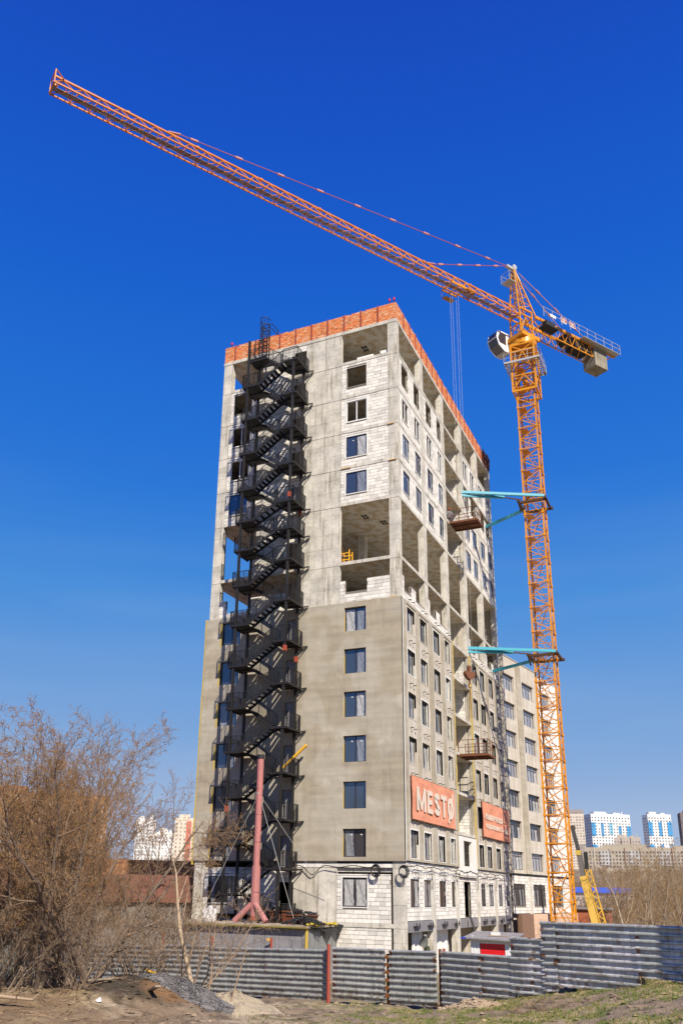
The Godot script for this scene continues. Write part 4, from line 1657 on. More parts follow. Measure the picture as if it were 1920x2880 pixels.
func letter(parent: Node, f: Transform3D, ch: String, u: float, y: float, w: float, h: float, t: float) -> void:
	# heavy grotesque capitals, each stroke a thin raised bar of print
	var mb := MB.new()
	mb.t = f
	var N := Vector3(0, 0, 1)
	var d := 0.19
	var P := func(a: float, b: float) -> Vector3: return Vector3(u + a * w, y + b * h, d)
	var e := t * 0.5
	if ch == "M":
		mb.box(Vector3(u, y, d), Vector3(u + t, y + h, d + 0.02))
		mb.box(Vector3(u + w - t, y, d), Vector3(u + w, y + h, d + 0.02))
		mb.bar(P.call(0.13, 0.98) + Vector3(0, 0, 0.012), P.call(0.5, 0.08) + Vector3(0, 0, 0.012), t * 0.8, 0.018, N)
		mb.bar(P.call(0.87, 0.98) + Vector3(0, 0, 0.016), P.call(0.5, 0.08) + Vector3(0, 0, 0.016), t * 0.8, 0.018, N)
	elif ch == "E":
		mb.box(Vector3(u, y, d), Vector3(u + t, y + h, d + 0.02))
		for k in 3:
			var yy := y + (h - t * 0.8) * k * 0.5
			mb.box(Vector3(u + t, yy, d), Vector3(u + w - (0.12 if k == 1 else 0.0), yy + t * 0.8, d + 0.02))
	elif ch == "T":
		mb.box(Vector3(u + w * 0.5 - e, y, d), Vector3(u + w * 0.5 + e, y + h - t * 0.8, d + 0.02))
		mb.box(Vector3(u, y + h - t * 0.8, d), Vector3(u + w, y + h, d + 0.02))
	else:
		var pts := []
		if ch == "S":
			for k in 13:
				var a := deg_to_rad(20.0 + 230.0 * k / 12.0)
				pts.append(Vector3(u + w * 0.5 + (w * 0.5 - e) * cos(a), y + h * 0.735 + (h * 0.265 - e) * sin(a), d + 0.01))
			for k in 13:
				var a := deg_to_rad(70.0 - 230.0 * k / 12.0)
				pts.append(Vector3(u + w * 0.5 + (w * 0.5 - e) * cos(a), y + h * 0.265 + (h * 0.265 - e) * sin(a), d + 0.01))
		else:
			for k in 29:
				var a := TAU * k / 28.0
				pts.append(Vector3(u + w * 0.5 + (w * 0.5 - e) * cos(a), y + h * 0.5 + (h * 0.5 - e) * sin(a), d + 0.01))
			mb.bar(P.call(0.12, -0.2) + Vector3(0, 0, 0.016), P.call(0.92, 1.2) + Vector3(0, 0, 0.016), t * 0.6, 0.018, N)
		for k in pts.size() - 1:
			var o := (pts[k + 1] - pts[k]) as Vector3
			mb.bar(pts[k] - o * 0.15, pts[k + 1] + o * 0.15, t, 0.018 + 0.003 * (k % 2), N)
	put(mb, "letter", M.banner_text, parent)


func build_banners() -> void:
	var S := facade(Vector3.ZERO, Vector3(0, 0, -1))
	var a := thing("wide_banner", Vector3.ZERO, "wide salmon banner reading MESTØ on the tower's side wall", "banner", "")
	sheet(a, S, 1.3, 11.6, 6.82, 9.75, 0.13, M.banner)
	var lt := [["M", 0.0, 2.0], ["E", 2.35, 1.25], ["S", 3.95, 1.45], ["T", 5.6, 1.5], ["Ø", 7.3, 1.65]]
	for q: Array in lt:
		letter(a, S, q[0], 2.1 + q[1], 7.45, q[2], 1.62, 0.42)
	var b := thing("small_banner", Vector3.ZERO, "smaller salmon banner with two lines of small pale lettering near the crane", "banner", "")
	sheet(b, S, 20.2, 30.2, 6.85, 9.83, 0.13, M.banner)
	text_on(b, S, "КОММЕРЧЕСКАЯ", 20.9, 8.35, 0.19, 6.3, 0.5, M.banner_text)
	text_on(b, S, "НЕДВИЖИМОСТЬ", 21.0, 7.5, 0.19, 6.3, 0.5, M.banner_text)
	var e := MB.new()
	e.t = S
	e.box(Vector3(28.0, 7.5, 0.18), Vector3(28.9, 7.95, 0.2))
	put(e, "printed_mark", M.banner_text, b)


func sheet(T: Node3D, f: Transform3D, u0: float, u1: float, y0: float, y1: float, d: float, m: Material) -> void:
	var mb := MB.new()
	mb.t = f
	var nu := 26
	var ny := 8
	var g := func(i: int, j: int) -> Vector3:
		var s := float(i) / nu
		var t := float(j) / ny
		return Vector3(lerpf(u0, u1, s), lerpf(y0, y1, t), d + 0.012 * sin(s * 40.0 + t * 5.0) + 0.018 * sin(s * 13.0 - t * 9.0))
	for i in nu:
		for j in ny:
			mb.quad(g.call(i, j), g.call(i + 1, j), g.call(i + 1, j + 1), g.call(i, j + 1))
			mb.quad(g.call(i, j + 1) - Vector3(0, 0, 0.012), g.call(i + 1, j + 1) - Vector3(0, 0, 0.012), g.call(i + 1, j) - Vector3(0, 0, 0.012), g.call(i, j) - Vector3(0, 0, 0.012))
	put(mb, "banner_cloth", m, T)
	var b := MB.new()
	b.t = f
	b.box(Vector3(u0, y0 - 0.06, 0.02), Vector3(u1, y0, 0.13))
	b.box(Vector3(u0, y1, 0.02), Vector3(u1, y1 + 0.04, 0.1))
	for k in 5:
		var u := lerpf(u0 + 0.2, u1 - 0.2, k / 4.0)
		b.box(Vector3(u - 0.04, y0, -0.02), Vector3(u + 0.04, y1, 0.09))
	put(b, "banner_frame", M.rust, T)


func build_cables() -> void:
	for q: Array in [[-2.1, 3.35, 0.12, "on the front block wall"], [-0.12, 3.3, 0.18, "at the tower's near corner"]]:
		var mb := MB.new()
		for k in 5:
			var pts := []
			var r := 0.24 + 0.03 * k
			for i in 17:
				var a := TAU * i / 16.0
				pts.append(Vector3(cos(a) * r + 0.03 * k, sin(a) * r * 1.15, 0.02 * k))
			mb.path(pts, 0.022, 4)
		var o := put(mb, "cable_coil", M.cable)
		o.position = Vector3(q[0], q[1], q[2])
		tag(o, "coil of black cable hanging %s" % q[3], "cable", "cable coils on the base storey")
	var c := MB.new()
	var p := []
	for i in 33:
		var x := lerpf(-8.0, -2.1, i / 32.0)
		p.append(Vector3(x, 3.62 + 0.06 * sin(x * 3.0) - 0.5 * exp(-pow((x + 6.7) * 2.0, 2.0)), 0.07))
	c.path(p, 0.03, 4)
	var o2 := put(c, "wall_cable", M.cable)
	tag(o2, "black cable sagging along the front wall under the plaster", "cable", "cables strung along the base storey")
	var d := MB.new()
	p = []
	for i in 61:
		var z := lerpf(-0.1, -29.5, i / 60.0)
		p.append(Vector3(0.08, 3.72 + 0.07 * sin(z * 1.9) + 0.05 * sin(z * 5.1), z))
	d.path(p, 0.03, 4)
	for k in 9:
		var z := -2.2 - 3.1 * k
		d.path([Vector3(0.08, 3.7, z), Vector3(0.1, 3.0 + rf(-0.3, 0.2), z - 0.2), Vector3(0.08, 2.4 + rf(-0.3, 0.3), z - 0.1)], 0.02, 4)
	var o3 := put(d, "wall_cable", M.cable)
	tag(o3, "black cable with drops strung along the side wall above the base windows", "cable", "cables strung along the base storey")
	var h := MB.new()
	p = []
	for i in 15:
		var t := i / 14.0
		p.append(Vector3(0.2 + 0.5 * sin(t * 3.0), lerpf(0.4, -3.2, t), -14.6 + 0.9 * t))
	h.path(p, 0.09, 6)
	var o4 := put(h, "black_hose", M.cable)
	tag(o4, "thick black hose hanging out of the side door opening", "hose")


# ---------------------------------------------------------------- ground
var dirt := FastNoiseLite.new()
var lump := FastNoiseLite.new()

func to_uv(x: float, z: float) -> Vector2:
	var a := x - EYE.x
	var b := z - EYE.z
	return Vector2(a * 0.90236 - b * 0.43098, -a * 0.43098 - b * 0.90236)


func from_uv(u: float, v: float) -> Vector2:
	return Vector2(EYE.x + u * 0.90236 - v * 0.43098, EYE.z - u * 0.43098 - v * 0.90236)


func ground_h(x: float, z: float) -> float:
	var p := to_uv(x, z)
	var h := 0.2 - 0.06 * clampf(p.y, 0.0, 36.0)
	h = lerpf(h, GROUND, smoothstep(36.0, 52.0, p.y))
	h += 1.0 * smoothstep(3.0, 10.0, p.x) * (1.0 - smoothstep(30.0, 46.0, p.y))
	h += 38.0 * pow(smoothstep(110.0, 1150.0, p.y), 0.8)
	h += 0.85 * exp(-Vector2(x - 4.2, z - 34.4).length_squared() / 2.9)
	h += 0.55 * exp(-Vector2(x - 1.6, z - 36.3).length_squared() / 6.0)
	if p.y < 60.0:
		h += (dirt.get_noise_2d(x, z) * 0.14 + lump.get_noise_2d(x, z) * 0.085) * smoothstep(4.0, 14.0, p.y)
	elif p.y > 130.0:
		h += dirt.get_noise_2d(x * 0.03, z * 0.03) * 6.0 * smoothstep(130.0, 300.0, p.y)
	return h


func ground_color(x: float, z: float) -> Color:
	var p := to_uv(x, z)
	var n := dirt.get_noise_2d(x * 0.8 + 40.0, z * 0.8)
	var m := lump.get_noise_2d(x * 0.9, z * 0.9 + 30.0)
	var c := Color(0.215, 0.16, 0.11).lerp(Color(0.32, 0.255, 0.185), smoothstep(-0.1, 0.35, n))
	c = c.lerp(Color(0.085, 0.06, 0.04), smoothstep(0.05, 0.35, m) * 0.75)
	if p.y > 60.0:
		c = Color(0.20, 0.15, 0.10).lerp(Color(0.30, 0.24, 0.16), smoothstep(-0.3, 0.3, dirt.get_noise_2d(x * 0.05, z * 0.05)))
		return c
	c = c * (1.0 + 0.45 * lump.get_noise_2d(x * 3.1, z * 3.1))
	# turf on the rise to the right
	var g := smoothstep(-1.0, 4.0, p.x + n * 3.0) * smoothstep(-0.25, 0.15, n + m * 0.7)
	c = c.lerp(Color(0.26, 0.215, 0.09).lerp(Color(0.13, 0.15, 0.035), smoothstep(-0.1, 0.3, m - n * 0.3)), g * 0.85)
	# dark soil and litter on the mound to the left
	var d := exp(-Vector2(x - 4.2, z - 34.6).length_squared() / 2.4)
	c = c.lerp(Color(0.05, 0.036, 0.025), smoothstep(0.22, 0.5, d + m * 0.3))
	var br := exp(-Vector2(x - 5.2, z - 34.4).length_squared() / 0.8)
	c = c.lerp(Color(0.17, 0.095, 0.045), smoothstep(0.3, 0.7, br + m * 0.2))
	var l := smoothstep(-3.0, -6.5, p.x + n * 2.0)
	c = c.lerp(Color(0.17, 0.11, 0.06).lerp(Color(0.30, 0.22, 0.12), smoothstep(0.0, 0.35, n + m * 0.4)), l * 0.8 * (1.0 - smoothstep(0.3, 0.6, d)))
	return c


func build_ground() -> void:
	dirt.seed = 11
	dirt.frequency = 0.35
	dirt.fractal_octaves = 4
	lump.seed = 12
	lump.frequency = 1.3
	lump.fractal_octaves = 3
	var us := []
	var vs := []
	var x := -1500.0
	while x < 1500.0:
		us.append(x)
		var a := absf(x)
		x += 0.12 if x > -13.0 and x < 13.0 else clampf((a - 12.5) * 0.12, 0.25, 120.0)
	var v := -60.0
	while v < 3200.0:
		vs.append(v)
		v += 0.12 if v > 16.0 and v < 31.0 else (clampf((16.0 - v) * 0.2, 0.15, 10.0) if v <= 16.0 else clampf((v - 30.0) * 0.10, 0.15, 200.0))
	var P := PackedVector3Array()
	var N := PackedVector3Array()
	var C := PackedColorArray()
	var I := PackedInt32Array()
	for j in vs.size():
		for i in us.size():
			var q := from_uv(us[i], vs[j])
			P.append(Vector3(q.x, ground_h(q.x, q.y), q.y))
			C.append(ground_color(q.x, q.y))
	var W := us.size()
	N.resize(P.size())
	for j in vs.size():
		for i in W:
			var a := P[j * W + maxi(i - 1, 0)]
			var b := P[j * W + mini(i + 1, W - 1)]
			var c := P[maxi(j - 1, 0) * W + i]
			var d := P[mini(j + 1, vs.size() - 1) * W + i]
			N[j * W + i] = (b - a).cross(d - c).normalized()
	for j in vs.size() - 1:
		for i in W - 1:
			var o := j * W + i
			I.append_array([o, o + W, o + 1, o + 1, o + W, o + W + 1])
	var arr := []
	arr.resize(Mesh.ARRAY_MAX)
	arr[Mesh.ARRAY_VERTEX] = P
	arr[Mesh.ARRAY_NORMAL] = N
	arr[Mesh.ARRAY_COLOR] = C
	arr[Mesh.ARRAY_INDEX] = I
	var am := ArrayMesh.new()
	am.add_surface_from_arrays(Mesh.PRIMITIVE_TRIANGLES, arr)
	am.surface_set_material(0, M.soil)
	var o2 := put_mesh(am, "ground", self, Transform3D())
	tag(o2, "bare trampled earth with patches of turf rising to the right", "", "", "structure")


func rock(mb: MB, p: Vector3, r: float, flat := 0.7) -> void:
	# an eight to twelve faced lump
	var k := 5
	var ring := []
	for i in k:
		var a := TAU * i / k + rf(-0.3, 0.3)
		ring.append(p + Vector3(cos(a) * r * rf(0.7, 1.1), rf(-0.15, 0.25) * r, sin(a) * r * rf(0.7, 1.1)))
	var top := p + Vector3(rf(-0.3, 0.3) * r, r * flat * rf(0.8, 1.2), rf(-0.3, 0.3) * r)
	var bot := p - Vector3(0, r * 0.5, 0)
	for i in k:
		mb.tri(ring[(i + 1) % k], ring[i], top)
		mb.tri(ring[i], ring[(i + 1) % k], bot)


func heap(called: String, at: Vector2, rx: float, rz: float, h: float, turn: float, c0: Color, c1: Color, lumps: int, lump_r: float, label: String, category: String) -> void:
	# a loose pile lying on the ground, with stones of its own on the slope
	var y0 := ground_h(at.x, at.y)
	var T := thing(called, Vector3(at.x, y0, at.y), label, category)
	var mb := MB.new()
	var nr := 14
	var na := 30
	var g := []
	for j in nr + 1:
		for i in na:
			var a := TAU * i / na
			var r := float(j) / nr
			var lx := cos(a) * r * rx
			var lz := sin(a) * r * rz
			var wx := lx * cos(turn) - lz * sin(turn)
			var wz := lx * sin(turn) + lz * cos(turn)
			var gy := ground_h(at.x + wx, at.y + wz) - y0
			var k := pow(maxf(0.0, 1.0 - r), 0.9)
			g.append(Vector3(wx, gy + h * k * (1.0 + 0.2 * dirt.get_noise_2d(wx * 3.0, wz * 3.0)) + 0.05 * lump.get_noise_2d(wx * 4.0, wz * 4.0) * (1.0 - r) - (0.05 if j == nr else 0.0), wz))
	for j in nr:
		for i in na:
			var i2 := (i + 1) % na
			mb.col = c0.lerp(c1, clampf(0.5 + 0.8 * lump.get_noise_2d(i * 0.7, j * 1.3) + rf(-0.1, 0.1), 0.0, 1.0))
			mb.quad(g[j * na + i2], g[j * na + i], g[(j + 1) * na + i], g[(j + 1) * na + i2])
	put(mb, "pile_body", M.soil, T)
	if lumps > 0:
		var st := MB.new()
		for k in lumps:
			var a := rf(0, TAU)
			var r := sqrt(rng.randf())
			var lx := cos(a) * r * rx
			var lz := sin(a) * r * rz
			var wx := lx * cos(turn) - lz * sin(turn)
			var wz := lx * sin(turn) + lz * cos(turn)
			var s := rf(0.7, 1.15)
			st.col = Color(c0.r * s, c0.g * s, c0.b * s).lerp(c1, rng.randf())
			rock(st, Vector3(wx, ground_h(at.x + wx, at.y + wz) - y0 + h * pow(1.0 - r, 0.9), wz), lump_r * rf(0.4, 1.2))
		stuff(put(st, "loose_stones", M.soil, T))


func build_ground_cover() -> void:
	# turf: short blades in tufts
	var tuft := MB.new()
	for k in 6:
		var a := rf(0, TAU)
		var d := Vector3(cos(a), 0, sin(a))
		var s := Vector3(-d.z, 0, d.x) * 0.008
		var b := d * rf(0.0, 0.03)
		var t := b + d * rf(0.01, 0.04) + Vector3(0, rf(0.05, 0.10), 0)
		tuft.tri(b - s, b + s, t)
	var spots := []
	var cols := []
	while spots.size() < 15000:
		var u := rf(-3.0, 12.5)
		var v := rf(16.0, 29.5)
		var q := from_uv(u, v)
		var n := dirt.get_noise_2d(q.x * 0.8 + 40.0, q.y * 0.8)
		var m := lump.get_noise_2d(q.x * 0.9, q.y * 0.9 + 30.0)
		if smoothstep(-1.0, 4.0, u + n * 3.0) * smoothstep(-0.3, 0.2, n + m * 0.7) < rng.randf():
			continue
		spots.append(Transform3D(Basis(Vector3.UP, rf(0, TAU)).scaled(Vector3.ONE * rf(0.35, 0.95)), Vector3(q.x, ground_h(q.x, q.y), q.y)))
		var dry := rng.randf() < 0.42 - m * 0.8
		cols.append(Color(0.27, 0.21, 0.09) if dry else Color(rf(0.09, 0.15), rf(0.125, 0.18), 0.025))
	multi("turf", tuft.mesh(M.plain), spots, cols, "short patchy spring turf growing on the rise before the fence", "grass")
	# dry stalks under the bushes and along the fence foot
	var stalk := MB.new()
	for k in 4:
		var a := rf(0, TAU)
		var d := Vector3(cos(a), 0, sin(a))
		var s := Vector3(-d.z, 0, d.x) * 0.007
		stalk.tri(-s, s, d * rf(0.15, 0.4) + Vector3(0, rf(0.03, 0.16), 0))
	spots = []
	cols = []
	while spots.size() < 4200:
		var u := rf(-15.0, -3.0) if rng.randf() < 0.7 else rf(5.0, 11.0)
		var v := rf(17.0, 36.0)
		if u > 0.0:
			v = rf(24.0, 28.0)
		var q := from_uv(u, v)
		if dirt.get_noise_2d(q.x * 1.3, q.y * 1.3) < -0.05:
			continue
		spots.append(Transform3D(Basis(Vector3.UP, rf(0, TAU)).scaled(Vector3.ONE * rf(0.4, 1.0)), Vector3(q.x, ground_h(q.x, q.y), q.y)))
		cols.append(Color(0.30, 0.21, 0.10).lerp(Color(0.14, 0.085, 0.045), rng.randf()))
	multi("dry_stalks", stalk.mesh(M.plain), spots, cols, "dead straw coloured stalks littering the ground under the bushes", "dry grass")
	# twigs and leaf litter
	var stick := MB.new()
	stick.tube(Vector3(-0.5, 0, 0), Vector3(0.05, 0.03, 0.06), 0.012, 0.010, 4)
	stick.tube(Vector3(0.05, 0.03, 0.06), Vector3(0.5, 0.01, 0.0), 0.010, 0.005, 4)
	stick.tube(Vector3(0.05, 0.03, 0.06), Vector3(0.3, 0.07, 0.22), 0.006, 0.003, 3)
	spots = []
	cols = []
	while spots.size() < 1500:
		var u := rf(-14.0, -2.8)
		var v := rf(17.0, 34.0)
		if rng.randf() < smoothstep(-5.0, -2.8, u):
			continue
		var q := from_uv(u, v)
		var s := rf(0.15, 0.9)
		spots.append(Transform3D((Basis(Vector3.UP, rf(0, TAU)) * Basis(Vector3(0, 0, 1), rf(-0.15, 0.25))).scaled(Vector3(s, s, s)), Vector3(q.x, ground_h(q.x, q.y) + 0.02, q.y)))
		cols.append(Color(0.30, 0.215, 0.135).lerp(Color(0.15, 0.10, 0.065), rng.randf()))
	multi("twig_litter", stick.mesh(M.plain), spots, cols, "dead twigs lying all over the ground under the left bushes", "twigs")
	# clods and stones
	var cl := MB.new()
	rock(cl, Vector3.ZERO, 1.0, 0.7)
	spots = []
	cols = []
	while spots.size() < 9000:
		var u := rf(-13.0, 12.5)
		var v := rf(16.0, 33.0)
		var q := from_uv(u, v)
		if lump.get_noise_2d(q.x * 0.5, q.y * 0.5) < 0.0 and rng.randf() < 0.7:
			continue
		var s := 0.012 + 0.09 * pow(rng.randf(), 4.0)
		spots.append(Transform3D(Basis(Vector3.UP, rf(0, TAU)).scaled(Vector3(s, s * rf(0.6, 1.1), s * rf(0.7, 1.2))), Vector3(q.x, ground_h(q.x, q.y), q.y)))
		var c := ground_color(q.x, q.y)
		cols.append(c * rf(0.7, 1.35))
	multi("clods", cl.mesh(M.soil), spots, cols, "loose clods and stones scattered over the bare earth", "stones")


func multi(called: String, mesh: Mesh, spots: Array, cols: Array, label: String, category: String) -> void:
	var mm := MultiMesh.new()
	mm.transform_format = MultiMesh.TRANSFORM_3D
	mm.use_colors = true
	mm.mesh = mesh
	mm.instance_count = spots.size()
	for i in spots.size():
		mm.set_instance_transform(i, spots[i])
		mm.set_instance_color(i, cols[i])
	var o := MultiMeshInstance3D.new()
	o.multimesh = mm
	o.name = named(self, called)
	add_child(o)
	tag(o, label, category, "", "stuff")


# ---------------------------------------------------------------- corrugated fence
var bow := FastNoiseLite.new()

func fence_sheet(parent: Node, a: Vector2, b: Vector2, ta: float, tb: float, low: float, tint: float, patches: Array = [], u_off := 0.0) -> void:
	# horizontal ribs at 0.186 m; a, b in plan, ta, tb the top edge, low the lower edge
	var mb := MB.new()
	var L := a.distance_to(b)
	var dir := (b - a) / L
	var out := Vector3(-dir.y, 0, dir.x)
	if out.z < 0.0:
		out = -out
	var n := maxi(2, int(L / 0.12))
	var prof := []
	var y := 0.0
	while y < (ta - low) + 0.1:
		prof.append_array([[y, 0.0], [y + 0.032, 0.045], [y + 0.066, 0.048], [y + 0.096, 0.0]])
		y += 0.186
	var grid := []
	for p: Array in prof:
		for i in n + 1:
			var s := float(i) / n
			var x := a.lerp(b, s)
			var top := lerpf(ta, tb, s)
			var d: float = p[1] + bow.get_noise_2d((u_off + s * L) * 1.0, top - p[0]) * 0.018 + (0.007 * bow.get_noise_2d((u_off + s * L) * 6.0, p[0] * 8.0))
			var yy: float = maxf(top - p[0], low + bow.get_noise_2d((u_off + s * L) * 3.0, 50.0) * 0.012)
			grid.append(Vector3(x.x, yy, x.y) + out * d)
	var w := n + 1
	for j in prof.size() - 1:
		if prof[j][0] > ta - low:
			break
		for i in n:
			var s := u_off + (i + 0.5) / n * L
			var yc: float = lerpf(ta, tb, (i + 0.5) / n) - prof[j][0]
			var c := Color(0.45, 0.465, 0.455) * tint * (1.0 + 0.08 * bow.get_noise_2d(s * 0.7, yc))
			for p: Array in patches:
				var wob := bow.get_noise_2d(s * 2.3, yc * 3.0) * 0.3
				if s > p[0] + wob and s < p[1] + wob and yc > p[2] + wob * 0.4 and yc < p[3] + wob * 0.4:
					c = c.lerp(Color(0.70, 0.69, 0.72), p[4] * (0.75 + 0.5 * bow.get_noise_2d(s * 6.0, yc * 9.0)))
			# rust along the sheet ends and odd spots, mud splashed on the lowest ribs
			var rust := smoothstep(0.30, 0.42, bow.get_noise_2d(s * 5.0 + 90.0, yc * 7.0)) * (0.9 if i == 0 or i == n - 1 else 0.35)
			c = c.lerp(Color(0.20, 0.085, 0.035), clampf(rust, 0.0, 1.0))
			if yc - low < 0.30 and bow.get_noise_2d(s * 9.0, yc * 14.0) > 0.12:
				c = c.lerp(Color(0.20, 0.15, 0.10), 0.6)
			mb.col = c
			var o := j * w + i
			mb.quad(grid[o + w], grid[o + w + 1], grid[o + 1], grid[o])
	put(mb, "corrugated_sheet", M.zinc, parent)


func fence_post(parent: Node, p: Vector2, y0: float, y1: float, m: Material, tint: Color, r := 0.05) -> void:
	var mb := MB.new()
	mb.col = tint
	mb.tube(Vector3(p.x, y0, p.y), Vector3(p.x, y1, p.y), r, r, 8, true)
	put(mb, "post", m, parent)


func build_fence() -> void:
	bow.seed = 21
	bow.frequency = 0.6
	bow.fractal_octaves = 2
	var A := Vector2(-8.1, 22.5)
	var B := Vector2(6.2, 26.0)
	var L := thing("left_fence_run", Vector3.ZERO, "long left run of grey corrugated fence disappearing behind the bare bushes", "fence", "corrugated fence around the site")
	var n := 5
	for k in n:
		var a := A.lerp(B, float(k) / n)
		var b := A.lerp(B, float(k + 1) / n)
		var ta := lerpf(-0.55, -0.04, float(k) / n) + (0.06 if k == 2 else 0.0)
		var tb := lerpf(-0.55, -0.04, float(k + 1) / n) + (0.06 if k == 2 else 0.0)
		fence_sheet(L, a + Vector2(-0.05, 0.015 * (k % 2)), b + Vector2(0.05, 0.015 * (k % 2)), ta, tb, minf(ta, tb) - 1.66, 0.92, [], k * 3.0)
	for q: Array in [[0.35, 24.45, 0.02], [-2.5, 23.7, 0.02], [3.4, 25.15, 0.1], [6.3, 26.06, 0.14]]:
		fence_post(L, Vector2(q[0], q[1] - (0.10 if q[0] < 6.0 else -0.12)), -2.2, q[2] + (0.12 if q[0] < 6.0 else 0.0), M.red_primer, Color(1.2, 1, 1), 0.05 if q[0] < 6.0 else 0.065)
	var G := thing("gate_leaf", Vector3.ZERO, "corrugated gate leaf right of the tall rusty post", "gate", "")
	fence_sheet(G, Vector2(6.42, 26.06), Vector2(8.6, 26.59), 0.05, 0.10, -1.6, 1.05, [], 20.0)
	fence_post(G, Vector2(8.66, 26.52), -1.9, -0.05, M.rust, Color(1.6, 0.9, 0.4), 0.05)
	var G2 := thing("gate_leaf", Vector3.ZERO, "narrow corrugated gate leaf with rusty jagged edges, right of the other leaf", "gate", "")
	fence_sheet(G2, Vector2(8.74, 26.62), Vector2(10.56, 27.07), 0.08, 0.14, -1.57, 0.95, [], 26.0)
	fence_post(G2, Vector2(10.66, 27.02), -1.9, 0.2, M.rust, Color(1.7, 0.9, 0.4), 0.055)
	for k in 6:
		var mb := MB.new()
		mb.col = Color(1.8, 0.9, 0.3)
		mb.box(Vector3(8.60, -1.4 + k * 0.24, 26.6), Vector3(8.74, -1.3 + k * 0.24, 26.66))
		put(mb, "hinge_plate", M.rust, G2)
	var R := thing("right_fence_run", Vector3.ZERO, "tall stepped right run of corrugated fence with white paint patches", "fence", "corrugated fence around the site")
	var P := Vector2(10.73, 27.12)
	var D := Vector2(7.59, 3.05).normalized()
	var pt := [[3.2, 5.0, -0.75, -0.1, 0.75], [2.9, 3.7, -0.2, 0.1, 0.7], [4.2, 5.4, -0.5, -0.2, 0.8], [5.1, 6.8, 0.25, 0.62, 0.8], [5.2, 5.6, 0.6, 0.95, 0.7], [5.5, 7.1, -0.05, 0.25, 0.75], [6.3, 6.7, 0.2, 0.95, 0.6], [5.9, 6.2, -0.25, 0.0, 0.8],
		[7.6, 8.3, 0.35, 0.55, 0.85], [7.6, 8.3, 0.7, 0.92, 0.6], [7.5, 8.3, -0.1, 0.15, 0.35], [8.6, 9.6, 0.3, 0.5, 0.5]]
	# length along the run, top, bottom
	var pieces := [[0.0, 1.56, 0.15, -1.55], [1.56, 2.77, 0.15, -1.10], [2.72, 3.45, 0.70, -0.90], [3.45, 3.86, 0.70, -0.90], [3.82, 4.28, 1.19, -0.72], [4.28, 6.8, 1.19, -0.56], [6.8, 9.4, 1.20, -0.14], [9.4, 12.2, 1.20, -0.1]]
	for k in pieces.size():
		var q: Array = pieces[k]
		var off := Vector2(-D.y, D.x) * (0.02 if k % 2 == 0 else 0.0)
		fence_sheet(R, P + D * q[0] + off, P + D * (q[1] + 0.04) + off, q[2], q[2] + 0.01, q[3], 1.0, pt, q[0])
	for q: Array in [[0.05, -1.8, 0.22, 0], [6.86, -0.9, 1.0, 1], [2.76, -1.4, 0.6, 1], [9.2, -0.6, 1.1, 1]]:
		var p: Vector2 = P + D * q[0] + Vector2(D.y, -D.x) * 0.09
		fence_post(R, p, q[1], q[2], M.wood if q[3] == 1 else M.red_primer, Color(0.42, 0.24, 0.13) if q[3] == 1 else Color(1, 1, 1))
	# the pole to the right of the frame whose shadow falls on the fence
	var pole := thing("utility_pole", Vector3(22.35, ground_h(22.35, 34.2), 34.2), "wooden utility pole standing right of the fence", "pole")
	var pm := MB.new()
	pm.col = Color(0.16, 0.12, 0.09)
	pm.tube(Vector3(0, -0.3, 0), Vector3(0, 9.0, 0), 0.17, 0.14, 10, true)
	put(pm, "shaft", M.wood, pole)
	var pc := MB.new()
	pc.col = Color(0.16, 0.12, 0.09)
	pc.bar(Vector3(-0.8, 8.4, 0), Vector3(0.8, 8.4, 0), 0.12)
	put(pc, "cross_arm", M.wood, pole)


